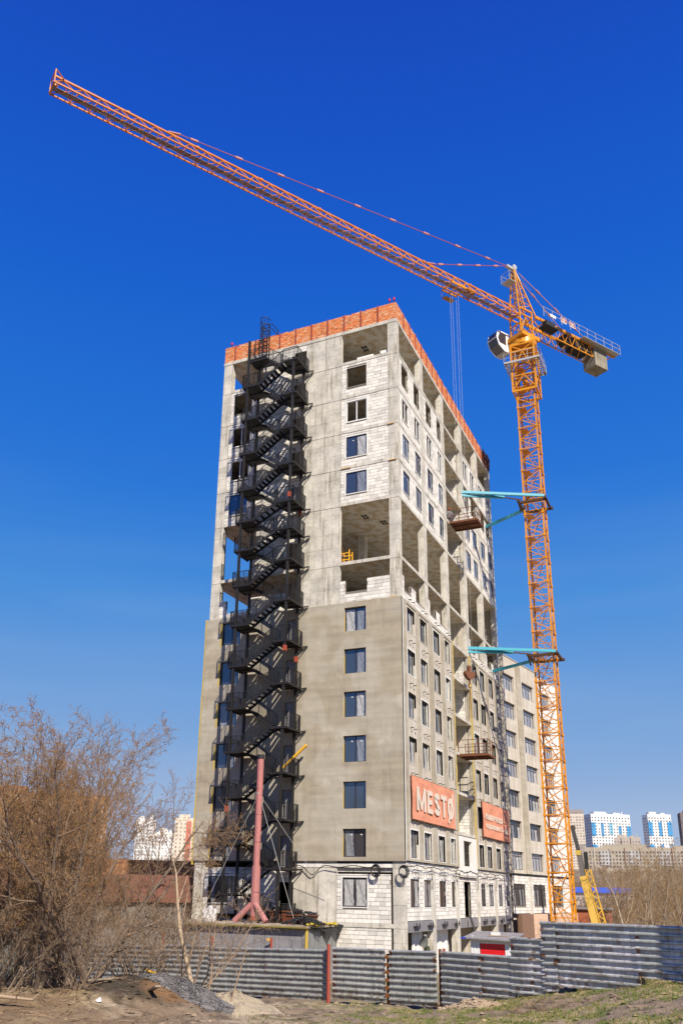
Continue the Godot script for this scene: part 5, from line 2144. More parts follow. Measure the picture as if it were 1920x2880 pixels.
# ---------------------------------------------------------------- boiler shed, flue, coal, booth
func build_shed() -> void:
	var T := thing("boiler_shed", Vector3(-10.4, GROUND, 2.4), "flat roofed grey panel shed at the foot of the fire escape", "shed")
	var O := T.position
	var xs := [-16.6, -13.4, -10.3, -7.72, -4.86]
	for k in 4:
		var mb := MB.new()
		mb.t.origin = -O
		mb.box(Vector3(xs[k] + 0.012, GROUND, 4.55), Vector3(xs[k + 1] - 0.012, -0.27, 4.75))
		put(mb, "wall_panel", M.panel_grey, T)
	var back := MB.new()
	back.t.origin = -O
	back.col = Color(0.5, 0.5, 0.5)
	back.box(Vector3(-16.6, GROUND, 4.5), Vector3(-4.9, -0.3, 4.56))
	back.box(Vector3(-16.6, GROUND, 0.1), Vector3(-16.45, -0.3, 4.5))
	put(back, "inner_lining", M.panel_grey, T)
	for k in 2:
		var mb := MB.new()
		mb.t.origin = -O
		mb.col = Color(0.85, 0.9, 0.85)
		mb.box(Vector3(-5.0, GROUND, 0.05 + k * 2.3), Vector3(-4.84, -0.12 - 0.25 * (1 - k), 2.33 + k * 2.2))
		put(mb, "wall_panel", M.panel_grey, T)
	var tr := MB.new()
	tr.t.origin = -O
	tr.box(Vector3(-4.87, GROUND, 4.58), Vector3(-4.78, 0.0, 4.80))
	put(tr, "corner_trim", M.insulation, T)
	var rf_ := MB.new()
	rf_.t.origin = -O
	rf_.col = Color(0.52, 0.45, 0.36)
	for k in 34:
		var x := -16.9 + k * 0.36
		var g := rf(0.7, 1.15)
		rf_.col = Color(0.40 * g, 0.33 * g, 0.25 * g)
		rf_.box(Vector3(x, -0.20, 0.1), Vector3(x + 0.345, -0.06 + rf(-0.01, 0.015), 5.05 + rf(-0.02, 0.02)))
	put(rf_, "roof_boards", M.wood, T)
	var fe := MB.new()
	fe.t.origin = -O
	fe.col = Color(0.38, 0.42, 0.4)
	fe.box(Vector3(-16.95, -0.225, 5.055), Vector3(-4.7, -0.14, 5.09))
	put(fe, "roof_edge", M.insulation, T)
	# torn membrane at the right corner of the roof
	var tm := MB.new()
	tm.t.origin = -O
	tm.col = Color(1, 1, 1)
	var pts := [Vector3(-4.7, 0.02, 5.1), Vector3(-4.6, -0.15, 4.4), Vector3(-4.62, -0.45, 3.5), Vector3(-4.6, -0.4, 2.6), Vector3(-4.55, -0.95, 1.9), Vector3(-4.6, -0.45, 1.2), Vector3(-4.35, -0.6, 0.6), Vector3(-4.2, -0.1, 0.35)]
	for k in range(0, pts.size() - 1):
		tm.tri(Vector3(-4.85, -0.04, lerpf(5.1, 0.3, k / 6.0)), pts[k + 1], pts[k])
		tm.tri(Vector3(-4.85, -0.04, lerpf(5.1, 0.3, k / 6.0)), Vector3(-4.85, -0.04, lerpf(5.1, 0.3, (k + 1) / 6.0)), pts[k + 1])
	put(tm, "torn_membrane", M.black, T)
	var mw := MB.new()
	mw.t.origin = -O
	for k in 16:
		mw.col = Color(0.8, 0.85, 0.5) * rf(0.7, 1.1)
		rock(mw, Vector3(-4.75 + rf(-0.1, 0.2), -0.02 + rf(-0.1, 0.08), 0.4 + k * 0.28), rf(0.14, 0.24))
	put(mw, "mineral_wool", M.insulation, T)
	var lamp := MB.new()
	lamp.t.origin = -O
	lamp.col = Color(0.7, 0.42, 0.1)
	lamp.bar(Vector3(-7.25, -1.15, 4.75), Vector3(-7.15, -0.95, 5.15), 0.09)
	lamp.box(Vector3(-7.3, -1.0, 5.05), Vector3(-7.1, -0.86, 5.3))
	put(lamp, "wall_bracket", M.wood, T)
	# flue
	var F := thing("flue_pipe", Vector3(-9.38, -0.05, 3.2), "faded pink steel flue pipe with two splayed struts standing on the shed roof", "chimney")
	var up := MB.new()
	up.tube(Vector3(0, 3.62, 0), Vector3(0.04, 10.75, 0), 0.225, 0.225, 24)
	put(up, "upper_pipe", M.flue_pink, F)
	var lo := MB.new()
	lo.col = Color(0.95, 1.05, 1.1)
	lo.tube(Vector3(0, 0.42, 0), Vector3(0, 3.5, 0), 0.295, 0.295, 24)
	lo.tube(Vector3(0, 3.5, 0), Vector3(0, 3.66, 0), 0.295, 0.23, 24)
	put(lo, "lower_pipe", M.flue_pink, F)
	for yy: float in [5.1, 6.9, 8.65, 1.9]:
		var rg := MB.new()
		rg.col = Color(0.55, 0.45, 0.45)
		var r := 0.232 if yy > 3.0 else 0.302
		rg.tube(Vector3(0.02, yy, 0), Vector3(0.02, yy + 0.03, 0), r, r, 24)
		put(rg, "joint_ring", M.flue_pink, F)
	var cap := MB.new()
	cap.tube(Vector3(0.04, 10.7, 0), Vector3(0.04, 10.98, 0), 0.255, 0.255, 24)
	cap.tube(Vector3(0.04, 10.97, 0), Vector3(0.04, 10.98, 0), 0.255, 0.02, 24)
	cap.col = Color(4, 3.5, 3)
	put(cap, "flue_cap", M.black, F)
	for s: Array in [[-1.28, 0.35], [1.15, 0.5]]:
		var st := MB.new()
		st.col = Color(0.95, 1.0, 1.0)
		st.tube(Vector3(s[0] * 0.12, 1.15, s[1] * 0.3), Vector3(s[0], 0.08, s[1]), 0.2, 0.2, 18, true)
		put(st, "strut", M.flue_pink, F)
	var bs := MB.new()
	bs.col = Color(1.1, 0.6, 0.5)
	bs.tube(Vector3(0, 0.16, 0), Vector3(0, 0.42, 0), 0.36, 0.3, 20, true)
	put(bs, "base_flange", M.red_primer, F)
	for s: float in [-0.3, 0.3]:
		var ft := MB.new()
		ft.box(Vector3(s - 0.06, 0.0, -0.1), Vector3(s + 0.06, 0.17, 0.1))
		put(ft, "foot", M.rust, F)
	var gw := MB.new()
	gw.tube(Vector3(0, 8.3, 0), Vector3(0, 8.36, 0), 0.24, 0.24, 16)
	for e: Vector3 in [Vector3(-3.6, 0.1, 1.2), Vector3(3.3, 0.05, 0.6), Vector3(3.9, 1.9, -3.0), Vector3(-1.6, 0.05, -2.6)]:
		gw.tube(Vector3(0, 8.33, 0), e, 0.014, 0.014, 4)
	put(gw, "guy_wires", M.crane_grey, F)
	# coal on the roof, rusty bins
	for q: Array in [[-8.0, 1.5, 0.75, "rusty bin heaped with coal behind the pink flue"], [-6.2, 2.6, 0.55, "low rusty tray of coal near the shed's right corner"]]:
		var bnode := thing("coal_bin", Vector3(q[0], -0.05, q[1]), q[3], "bin", "bins of coal on the shed roof")
		var b := MB.new()
		b.col = Color(0.95, 0.75, 0.55)
		var h: float = q[2]
		b.hexa([Vector3(-0.75, 0, 0.5), Vector3(0.75, 0, 0.5), Vector3(0.75, 0, -0.5), Vector3(-0.75, 0, -0.5), Vector3(-0.9, h, 0.62), Vector3(0.9, h, 0.62), Vector3(0.9, h, -0.62), Vector3(-0.9, h, -0.62)])
		put(b, "tub", M.rust, bnode)
		var rm := MB.new()
		rm.bar(Vector3(-0.95, h, 0.64), Vector3(0.95, h, 0.64), 0.06)
		rm.bar(Vector3(0.92, h, 0.64), Vector3(0.92, h, -0.64), 0.06)
		put(rm, "rim", M.rust, bnode)
		var c := MB.new()
		for k in 130:
			var g := rf(0.5, 1.6)
			c.col = Color(g, g, g)
			var x := rf(-0.85, 0.85)
			rock(c, Vector3(x, h + 0.02 + (0.28 - 0.25 * x * x) * rng.randf(), rf(-0.55, 0.6)), rf(0.05, 0.13))
		stuff(put(c, "coal", M.black, bnode))
	var cp := MB.new()
	for k in 260:
		var g := rf(0.5, 1.7)
		cp.col = Color(g, g, g)
		var a := rf(0, TAU)
		var r := sqrt(rng.randf())
		rock(cp, Vector3(cos(a) * r * 1.5, 0.5 * (1.0 - r) + 0.03, sin(a) * r * 0.8), rf(0.05, 0.14))
	var co := put(cp, "coal_heap", M.black)
	co.position = Vector3(-5.5, -0.03, 3.7)
	tag(co, "spilled heap of black coal at the right end of the shed roof", "coal")
	var wb := thing("white_tank", Vector3(-12.9, -0.05, 3.0), "small pale grey tank standing at the left of the shed roof", "tank")
	var w1 := MB.new()
	w1.box(Vector3(-0.33, 0, -0.3), Vector3(0.33, 0.8, 0.3))
	put(w1, "tank_body", M.frame_white, wb)
	var w2 := MB.new()
	w2.tube(Vector3(0, 0.8, 0), Vector3(0, 0.98, 0), 0.2, 0.14, 12, true)
	put(w2, "tank_neck", M.frame_white, wb)
	# guard booth with red shutter
	var Bt := thing("guard_booth", Vector3(5.15, GROUND, -2.2), "small white ribbed booth with a bright red shutter behind the fence", "booth")
	var O2 := Bt.position
	var wl := MB.new()
	wl.t.origin = -O2
	var nrib := 22
	for k in nrib:
		var x := 3.95 + 2.5 * k / nrib
		if x > 4.48 and x < 6.1:
			wl.box(Vector3(x, -0.92, -1.2), Vector3(x + 0.09, -0.62, -1.0))
			continue
		wl.box(Vector3(x, GROUND, -1.2), Vector3(x + 0.09, -0.62, -1.0 + (0.02 if k % 2 == 0 else 0.0)))
	wl.box(Vector3(3.95, GROUND, -3.6), Vector3(4.0, -0.5, -1.2))
	wl.box(Vector3(6.4, GROUND, -3.6), Vector3(6.45, -0.5, -1.2))
	wl.box(Vector3(3.95, GROUND, -3.6), Vector3(6.45, -0.4, -3.55))
	put(wl, "ribbed_wall", M.frame_white, Bt)
	var shut := Node3D.new()
	shut.name = "shutter"
	Bt.add_child(shut)
	for k in 9:
		var sl := MB.new()
		sl.t.origin = -O2
		var y := -0.92 - k * 0.16
		sl.box(Vector3(4.55, y - 0.15, -1.12), Vector3(6.08, y, -1.02))
		put(sl, "slat", M.red_paint, shut)
	var ro := MB.new()
	ro.t.origin = -O2
	ro.col = Color(1.5, 1.55, 1.65)
	ro.hexa([Vector3(3.55, -0.66, -0.62), Vector3(6.7, -0.74, -0.62), Vector3(6.7, -0.42, -3.9), Vector3(3.55, -0.36, -3.9), Vector3(3.55, -0.58, -0.62), Vector3(6.7, -0.66, -0.62), Vector3(6.7, -0.34, -3.9), Vector3(3.55, -0.28, -3.9)])
	put(ro, "roof", M.panel_grey, Bt)
	var ed := MB.new()
	ed.t.origin = -O2
	ed.col = Color(0.03, 0.06, 0.42)
	ed.box(Vector3(3.40, -0.66, -0.75), Vector3(3.75, -0.57, -0.58))
	put(ed, "blue_edge", M.plain, Bt)
	var ju := MB.new()
	ju.t.origin = -O2
	ju.box(Vector3(5.0, -0.46, -2.4), Vector3(5.5, -0.28, -2.0))
	ju.col = Color(0.4, 0.3, 0.2)
	ju.bar(Vector3(4.9, -0.46, -1.6), Vector3(6.2, -0.50, -1.9), 0.12, 0.05)
	put(ju, "roof_litter", M.white, Bt)
	# sacks beside the near corner
	for q: Array in [[0.75, -1.6, -1.5, 0.42, "bulging dark green sack leaning at the tower's near corner"], [0.55, -0.95, -1.7, 0.30, "grey sack lying on top of the green sack"]]:
		var sm := MB.new()
		sm.col = Color(0.06, 0.075, 0.05) if q[3] > 0.4 else Color(0.16, 0.17, 0.16)
		var r: float = q[3]
		var base: float = (GROUND if q[3] > 0.4 else -1.3) - q[1]
		for k in 5:
			var y0 := lerpf(base, 0.35, k / 5.0)
			var y1 := lerpf(base, 0.35, (k + 1) / 5.0)
			sm.tube(Vector3(0.04 * k, y0, 0), Vector3(0.04 * k + 0.04, y1, 0.02 * k), r * (1.0 - 0.09 * k * k * 0.3), r * (1.0 - 0.09 * (k + 1) * (k + 1) * 0.3), 12, k == 4)
		var so := put(sm, "sack", M.plain)
		so.position = Vector3(q[0], q[1], q[2])
		tag(so, q[4], "sack", "")


# ---------------------------------------------------------------- people
func body_mesh(bones: Array, cell: float, m: Material, paintf: Callable) -> ArrayMesh:
	# tapered capsules joined by a smooth minimum, meshed as surface nets
	var lo := Vector3(9, 9, 9)
	var hi := -lo
	for b: Array in bones:
		for k in 2:
			lo = lo.min(b[k] - Vector3.ONE * (b[2 + k] + cell * 2.0))
			hi = hi.max(b[k] + Vector3.ONE * (b[2 + k] + cell * 2.0))
	var n := Vector3i(((hi - lo) / cell).ceil()) + Vector3i.ONE
	var f := PackedFloat32Array()
	f.resize(n.x * n.y * n.z)
	for z in n.z:
		for y in n.y:
			for x in n.x:
				var p := lo + Vector3(x, y, z) * cell
				var d := 9.0
				for b: Array in bones:
					var a: Vector3 = b[0]
					var ab: Vector3 = b[1] - a
					var t := clampf((p - a).dot(ab) / maxf(ab.length_squared(), 1e-6), 0.0, 1.0)
					var e := p.distance_to(a + ab * t) - lerpf(b[2], b[3], t)
					var k := 0.04
					var h := clampf(0.5 + 0.5 * (e - d) / k, 0.0, 1.0)
					d = lerpf(e, d, h) - k * h * (1.0 - h)
				f[(z * n.y + y) * n.x + x] = d
	var idx := {}
	var V := []
	for z in n.z - 1:
		for y in n.y - 1:
			for x in n.x - 1:
				var s := Vector3.ZERO
				var c := 0
				for e in 12:
					var ax := e >> 2
					var q := e & 3
					var a := Vector3i(x, y, z)
					var o := Vector3i.ZERO
					o[(ax + 1) % 3] = q & 1
					o[(ax + 2) % 3] = q >> 1
					a += o
					var b := a
					b[ax] += 1
					var fa := f[(a.z * n.y + a.y) * n.x + a.x]
					var fb := f[(b.z * n.y + b.y) * n.x + b.x]
					if (fa < 0.0) != (fb < 0.0):
						s += Vector3(a).lerp(Vector3(b), fa / (fa - fb))
						c += 1
				if c > 0:
					idx[Vector3i(x, y, z)] = V.size()
					V.append(lo + s / c * cell)
	var mb := MB.new()
	for z in range(1, n.z - 1):
		for y in range(1, n.y - 1):
			for x in range(1, n.x - 1):
				var fa := f[(z * n.y + y) * n.x + x]
				for ax in 3:
					var b := Vector3i(x, y, z)
					b[ax] += 1
					var fb := f[(b.z * n.y + b.y) * n.x + b.x]
					if (fa < 0.0) == (fb < 0.0):
						continue
					var d1 := Vector3i.ZERO
					var d2 := Vector3i.ZERO
					d1[(ax + 1) % 3] = 1
					d2[(ax + 2) % 3] = 1
					var o := Vector3i(x, y, z)
					var q := [o - d1 - d2, o - d2, o, o - d1]
					if not (idx.has(q[0]) and idx.has(q[1]) and idx.has(q[2]) and idx.has(q[3])):
						continue
					var w := []
					for k in 4:
						w.append(V[idx[q[k]]])
					mb.col = paintf.call((w[0] + w[2]) * 0.5)
					if fa < 0.0:
						mb.quad(w[0], w[1], w[2], w[3])
					else:
						mb.quad(w[3], w[2], w[1], w[0])
	return mb.mesh(m)


func build_person(at: Vector3, turn: float, label: String, jacket: Color, trousers: Color, helmet: Color) -> void:
	var T := thing("person", at, label, "person")
	T.rotation.y = turn
	var bones := [
		[Vector3(-0.1, 0.92, 0), Vector3(-0.12, 0.5, 0.05), 0.10, 0.07], [Vector3(-0.12, 0.5, 0.05), Vector3(-0.12, 0.08, -0.02), 0.068, 0.05], [Vector3(-0.12, 0.06, -0.04), Vector3(-0.12, 0.05, 0.16), 0.05, 0.045],
		[Vector3(0.1, 0.92, 0), Vector3(0.12, 0.5, 0.02), 0.10, 0.07], [Vector3(0.12, 0.5, 0.02), Vector3(0.13, 0.08, -0.05), 0.068, 0.05], [Vector3(0.13, 0.06, -0.06), Vector3(0.13, 0.05, 0.14), 0.05, 0.045],
		[Vector3(0, 0.93, 0), Vector3(0, 1.18, 0.06), 0.15, 0.15], [Vector3(-0.1, 1.36, 0.1), Vector3(0.1, 1.36, 0.1), 0.12, 0.12], [Vector3(0, 1.18, 0.06), Vector3(0, 1.36, 0.1), 0.15, 0.14],
		[Vector3(0, 1.4, 0.1), Vector3(0, 1.54, 0.14), 0.055, 0.05], [Vector3(0, 1.60, 0.17), Vector3(0, 1.66, 0.17), 0.085, 0.09],
		[Vector3(0, 1.59, 0.24), Vector3(0, 1.57, 0.26), 0.03, 0.02],
		[Vector3(-0.2, 1.38, 0.1), Vector3(-0.27, 1.12, 0.14), 0.065, 0.05], [Vector3(-0.27, 1.12, 0.14), Vector3(-0.18, 1.0, 0.38), 0.046, 0.036],
		[Vector3(0.2, 1.38, 0.1), Vector3(0.28, 1.12, 0.16), 0.065, 0.05], [Vector3(0.28, 1.12, 0.16), Vector3(0.16, 1.02, 0.4), 0.046, 0.036]]
	for s: float in [-1.0, 1.0]:
		var w := Vector3(0.17 * s, 1.01, 0.40)
		bones.append([w, w + Vector3(-0.01 * s, -0.01, 0.07), 0.036, 0.032])
		for k in 4:
			bones.append([w + Vector3((-0.03 + 0.02 * k) * s, -0.01, 0.08), w + Vector3((-0.03 + 0.02 * k) * s, -0.06, 0.14), 0.011, 0.009])
		bones.append([w + Vector3(-0.035 * s, 0.0, 0.03), w + Vector3(-0.06 * s, -0.03, 0.09), 0.012, 0.010])
	var skin := Color(0.46, 0.26, 0.18)
	var pf := func(p: Vector3) -> Color:
		if p.y > 1.5 or (p.z > 0.40 and p.y < 1.2):
			return skin
		if p.y < 0.12:
			return Color(0.03, 0.025, 0.02)
		return jacket if p.y > 0.9 or absf(p.x) > 0.2 else trousers
	put_mesh(body_mesh(bones, 0.032, M.plain, pf), "body", T, Transform3D())
	var h := MB.new()
	h.col = helmet
	for k in 5:
		var a := PI * 0.5 * k / 5.0
		var b := PI * 0.5 * (k + 1) / 5.0
		h.tube(Vector3(0, 1.68 + 0.12 * sin(a), 0.165), Vector3(0, 1.68 + 0.12 * sin(b), 0.165), 0.125 * cos(a), maxf(0.125 * cos(b), 0.004), 14)
	h.box(Vector3(-0.09, 1.675, 0.25), Vector3(0.09, 1.69, 0.33))
	put(h, "helmet", M.plain, T)


func build_people() -> void:
	build_person(Vector3(-0.42, 34.0, -14.75), 0.5, "worker in grey jacket and orange helmet on the upper loading platform", Color(0.20, 0.21, 0.23), Color(0.03, 0.03, 0.035), Color(0.75, 0.16, 0.02))
	build_person(Vector3(-5.62, 25.85, -1.35), 1.4, "worker in blue trousers and red helmet half hidden behind the concrete wall", Color(0.10, 0.10, 0.13), Color(0.02, 0.035, 0.22), Color(0.6, 0.02, 0.02))
	var S := thing("scaffold_trestle", Vector3(-4.75, 25.85, -1.2), "small yellow trestle on the open tall storey", "trestle")
	for q: Array in [[-0.45, -0.3], [0.25, -0.3], [-0.45, 0.3], [0.25, 0.3]]:
		var mb := MB.new()
		mb.col = Color(0.72, 0.36, 0.015)
		mb.bar(Vector3(q[0], 0, q[1]), Vector3(q[0], 1.3, q[1]), 0.07)
		put(mb, "leg", M.plain, S)
	for yy: float in [0.5, 1.05]:
		var mb := MB.new()
		mb.col = Color(0.72, 0.36, 0.015)
		for z: float in [-0.3, 0.3]:
			mb.bar(Vector3(-0.5, yy, z), Vector3(0.3, yy, z), 0.06)
		put(mb, "rail", M.plain, S)


# ---------------------------------------------------------------- bare trees
class TG:
	var v := PackedVector3Array()
	var n := PackedVector3Array()
	var c := PackedColorArray()
	var ix := PackedInt32Array()

	func seg(p: Vector3, q: Vector3, r0: float, r1: float, sides: int, col: Color) -> void:
		var d := (q - p).normalized()
		var up := Vector3(0, 1, 0) if absf(d.y) < 0.9 else Vector3(1, 0, 0)
		var s := d.cross(up).normalized()
		var u := s.cross(d)
		var o := v.size()
		for i in sides:
			var a := TAU * i / sides
			var m := s * cos(a) + u * sin(a)
			v.append(p + m * r0)
			v.append(q + m * r1)
			n.append(m)
			n.append(m)
			c.append(col)
			c.append(col)
		for i in sides:
			var j := (i + 1) % sides
			ix.append_array([o + i * 2, o + j * 2, o + j * 2 + 1, o + i * 2, o + j * 2 + 1, o + i * 2 + 1])

	func mesh(m: Material) -> ArrayMesh:
		var a := []
		a.resize(Mesh.ARRAY_MAX)
		a[Mesh.ARRAY_VERTEX] = v
		a[Mesh.ARRAY_NORMAL] = n
		a[Mesh.ARRAY_COLOR] = c
		a[Mesh.ARRAY_INDEX] = ix
		var am := ArrayMesh.new()
		am.add_surface_from_arrays(Mesh.PRIMITIVE_TRIANGLES, a)
		am.surface_set_material(0, m)
		return am


func grow(H: float, stems: int, kids: Array, spread: float, r: float, trunk: TG, crown: TG, bark: Color, twig: Color, twig_r: float, buds := 0.0) -> void:
	var todo := []
	for s in stems:
		var a := TAU * s / stems + rf(-0.5, 0.5)
		var out := spread * rf(0.35, 1.0)
		todo.append([Vector3(cos(a), 0, sin(a)) * (0.0 if stems == 1 else rf(0.05, 0.3)), Vector3(cos(a) * out, 1.0, sin(a) * out).normalized(), H * rf(0.78, 1.08), r * rf(0.6, 1.0), 0])
	var nseg := [7, 5, 4, 3, 2]
	var sides := [7, 5, 3, 3, 3]
	while todo.size() > 0:
		var b: Array = todo.pop_back()
		var p: Vector3 = b[0]
		var d: Vector3 = b[1]
		var ln: float = b[2]
		var lv: int = b[4]
		var r0: float = b[3]
		var ns: int = nseg[lv]
		var last := lv >= kids.size()
		var col := bark.lerp(twig, clampf(lv / 3.0, 0.0, 1.0)) * rf(0.8, 1.2)
		var tg := trunk if lv < 1 else crown
		var acc := 0.0
		for k in ns:
			var t0 := float(k) / ns
			var t1 := float(k + 1) / ns
			var wob := 0.2 if lv < 2 else 0.3
			d = (d + Vector3(rf(-wob, wob), rf(-wob * 0.6, wob * 0.6) + 0.045, rf(-wob, wob))).normalized()
			var q := p + d * ln / ns
			tg.seg(p, q, maxf(r0 * (1.0 - t0 * 0.85), twig_r * 0.6), maxf(r0 * (1.0 - t1 * 0.85), twig_r * 0.5), sides[lv], col)
			if not last:
				acc += float(kids[lv]) / ns
				while acc >= 1.0:
					acc -= 1.0
					var t := rf(t0, t1)
					if lv == 0 and t < 0.18:
						continue
					var a := rf(0, TAU)
					var side := d.cross(Vector3(cos(a), sin(a) * 0.6, sin(a))).normalized()
					var ang := rf(0.5, 1.15)
					var cd := (d * cos(ang) + side * sin(ang) + Vector3(0, 0.12, 0)).normalized()
					todo.append([p.lerp(q, rng.randf()), cd, ln * rf(0.34, 0.56) * (1.15 - 0.55 * t), maxf(r0 * (1.0 - t * 0.8) * 0.55, twig_r), lv + 1])
			p = q
		if lv >= 2 and buds > 0.0 and rng.randf() < buds:
			var o := crown.v.size()
			var e := 0.016
			for w: Vector3 in [Vector3(-e, 0, 0), Vector3(0, 0, e), Vector3(e, 0.0, 0), Vector3(0, 0, -e), Vector3(0, e * 1.6, 0), Vector3(0, -e * 1.6, 0)]:
				crown.v.append(p + w)
				crown.n.append(w.normalized())
				crown.c.append(Color(0.38, 0.21, 0.06))
			for k in 4:
				var j := (k + 1) % 4
				crown.ix.append_array([o + k, o + 4, o + j, o + k, o + j, o + 5])


var tree_kinds := []

func make_tree(called: String, H: float, stems: int, kids: Array, spread: float, r: float, bark: Color, twig: Color, twig_r: float, buds := 0.0) -> Node3D:
	var t := TG.new()
	var c := TG.new()
	grow(H, stems, kids, spread, r, t, c, bark, twig, twig_r, buds)
	var o := Node3D.new()
	o.name = called
	var a := MeshInstance3D.new()
	a.mesh = t.mesh(M.bark)
	a.name = "trunk"
	o.add_child(a)
	var b := MeshInstance3D.new()
	b.mesh = c.mesh(M.bark)
	b.name = "crown"
	o.add_child(b)
	return o


func plant(kind: Node3D, x: float, z: float, turn: float, s: float, label: String, category: String, group: String, sink := 0.1) -> void:
	var o: Node3D = kind.duplicate()
	o.name = named(self, String(kind.name))
	add_child(o)
	o.transform = Transform3D(Basis(Vector3.UP, turn).scaled(Vector3(s, s, s)), Vector3(x, ground_h(x, z) - sink, z))
	tag(o, label, category, group)


func build_trees() -> void:
	var bark := Color(0.17, 0.125, 0.095)
	var twig := Color(0.26, 0.15, 0.075)
	var twig2 := Color(0.25, 0.16, 0.095)
	var k1 := make_tree("bare_tree", 8.2, 4, [9, 9, 7, 3], 0.52, 0.12, bark, twig, 0.0075, 0.30)
	var k2 := make_tree("bare_tree", 7.8, 3, [10, 9, 7, 3], 0.48, 0.14, bark, twig, 0.0075, 0.30)
	var k3 := make_tree("bare_tree", 7.4, 5, [9, 9, 7, 3], 0.85, 0.13, bark, twig2, 0.007, 0.18)
	var sh := make_tree("bare_shrub", 3.0, 12, [6, 6, 3], 1.15, 0.026, Color(0.25, 0.185, 0.13), Color(0.26, 0.175, 0.11), 0.0065)
	var g := "bare trees on the left"
	plant(k3, 3.1, 35.2, 2.6, 0.82, "bare tree leaning right across the tower's lower left edge", "tree", g)
	plant(k1, 2.0, 36.2, 0.4, 0.76, "bare tree with several dark stems, second from the right in the left thicket", "tree", g)
	plant(k2, 0.6, 37.6, 1.7, 0.74, "slender bare tree in the middle of the left thicket", "tree", g)
	plant(k1, -0.6, 38.2, 3.6, 0.86, "tall bare tree at the left edge of the photo", "tree", g)
	plant(k2, 1.2, 34.1, 5.1, 0.80, "bare tree standing behind the middle of the left thicket", "tree", g)
	plant(k3, -2.6, 35.4, 4.2, 0.84, "bare tree far back at the left edge of the photo", "tree", g)
	plant(k1, -6.5, 27.0, 1.1, 0.95, "bare tree growing by the left end of the corrugated fence", "tree", g)
	plant(k2, -3.0, 29.0, 2.2, 0.95, "bare tree just before the left part of the corrugated fence", "tree", g)
	plant(k1, -12.5, 18.5, 0.2, 1.35, "bare tree behind the left end of the corrugated fence", "tree", g)
	plant(k3, -19.0, 20.0, 5.5, 1.35, "bare tree before the long garages at far left", "tree", g)
	var gs := "bare shrubs under the left trees"
	var sp := [[3.9, 34.3, "bare shrub growing on the dark soil mound"], [3.2, 35.9, "bare shrub at the left foot of the soil mound"], [2.3, 35.0, "bare shrub behind the soil mound beside the leaning tree"], [1.6, 37.0, "bare shrub among the stems of the left thicket"],
		[0.5, 38.2, "bare shrub at the lower left corner of the photo"], [0.2, 36.0, "bare shrub behind the lower left corner thicket"], [-0.9, 36.6, "bare shrub at the left edge under the tall tree"], [4.9, 33.0, "bare shrub between the mound and the fence beside the pale trunk"], [-0.5, 33.5, "bare shrub before the left fence run"], [2.6, 32.2, "bare shrub close to the fence behind the mound"], [-3.2, 32.5, "bare shrub far back by the left fence run"], [1.4, 35.4, "bare shrub in the densest part of the thicket"]]
	for i in sp.size():
		plant(sh, sp[i][0], sp[i][1], i * 1.9, rf(0.8, 1.25), sp[i][2], "shrub", gs, 0.05)
	# trees on the right, beyond the fence
	var bt := Color(0.36, 0.31, 0.25)
	var k4 := make_tree("bare_tree", 8.6, 1, [13, 8, 5, 2], 0.1, 0.12, bt, Color(0.30, 0.20, 0.10), 0.012)
	var k5 := make_tree("bare_tree", 8.0, 3, [8, 7, 5, 2], 0.35, 0.11, Color(0.28, 0.22, 0.16), Color(0.29, 0.19, 0.09), 0.012)
	var gr := "bare trees beyond the right fence"
	for q: Array in [[9.9, -33.0, 0, 1.0, "slim pale trunked bare tree right of the mobile crane boom"], [12.0, -26.0, 1, 1.05, "broad bare tree behind the right fence run"], [13.9, -20.0, 0, 0.9, "pale trunked bare tree near the right edge of the photo"], [14.4, -36.0, 1, 1.2, "broad bare tree at the right edge of the photo"],
		[8.4, -46.0, 1, 1.15, "broad bare tree behind the slim pale one"], [11.4, -50.0, 0, 1.25, "tall bare tree in the middle of the right grove"], [15.8, -15.0, 1, 0.85, "low bare tree at the far right behind the fence"], [6.2, -60.0, 0, 1.2, "bare tree just right of the crane mast foot"], [13.0, -62.0, 1, 1.35, "bare tree at the back of the right grove"]]:
		plant(k4 if q[2] == 0 else k5, q[0], q[1], q[0] * 2.1, q[3] * 0.95, q[4], "tree", gr)
	# leaning pale dead trunk by the mound
	var dt := thing("dead_trunk", Vector3(5.45, ground_h(5.45, 33.5) - 0.1, 33.5), "pale barkless dead trunk leaning left beside the sand pile", "tree")
	var tm := MB.new()
	tm.col = Color(0.46, 0.35, 0.24)
	var pp := [Vector3(0, 0, 0), Vector3(-0.22, 0.9, 0.1), Vector3(-0.52, 1.9, 0.2), Vector3(-0.62, 2.6, 0.25), Vector3(-0.72, 3.5, 0.3)]
	for k in 4:
		tm.tube(pp[k], pp[k + 1], 0.085 - 0.014 * k, 0.085 - 0.014 * (k + 1), 8)
	put(tm, "trunk", M.bark, dt)
	var tb := MB.new()
	tb.col = Color(0.46, 0.36, 0.25)
	for q: Array in [[2, Vector3(0.3, 1.2, 0.1)], [3, Vector3(0.15, 0.8, -0.2)], [1, Vector3(0.35, 1.3, 0.2)], [4, Vector3(-0.3, 0.7, 0)]]:
		tb.tube(pp[q[0]], pp[q[0]] + q[1], 0.025, 0.008, 5)
	put(tb, "branch", M.bark, dt)
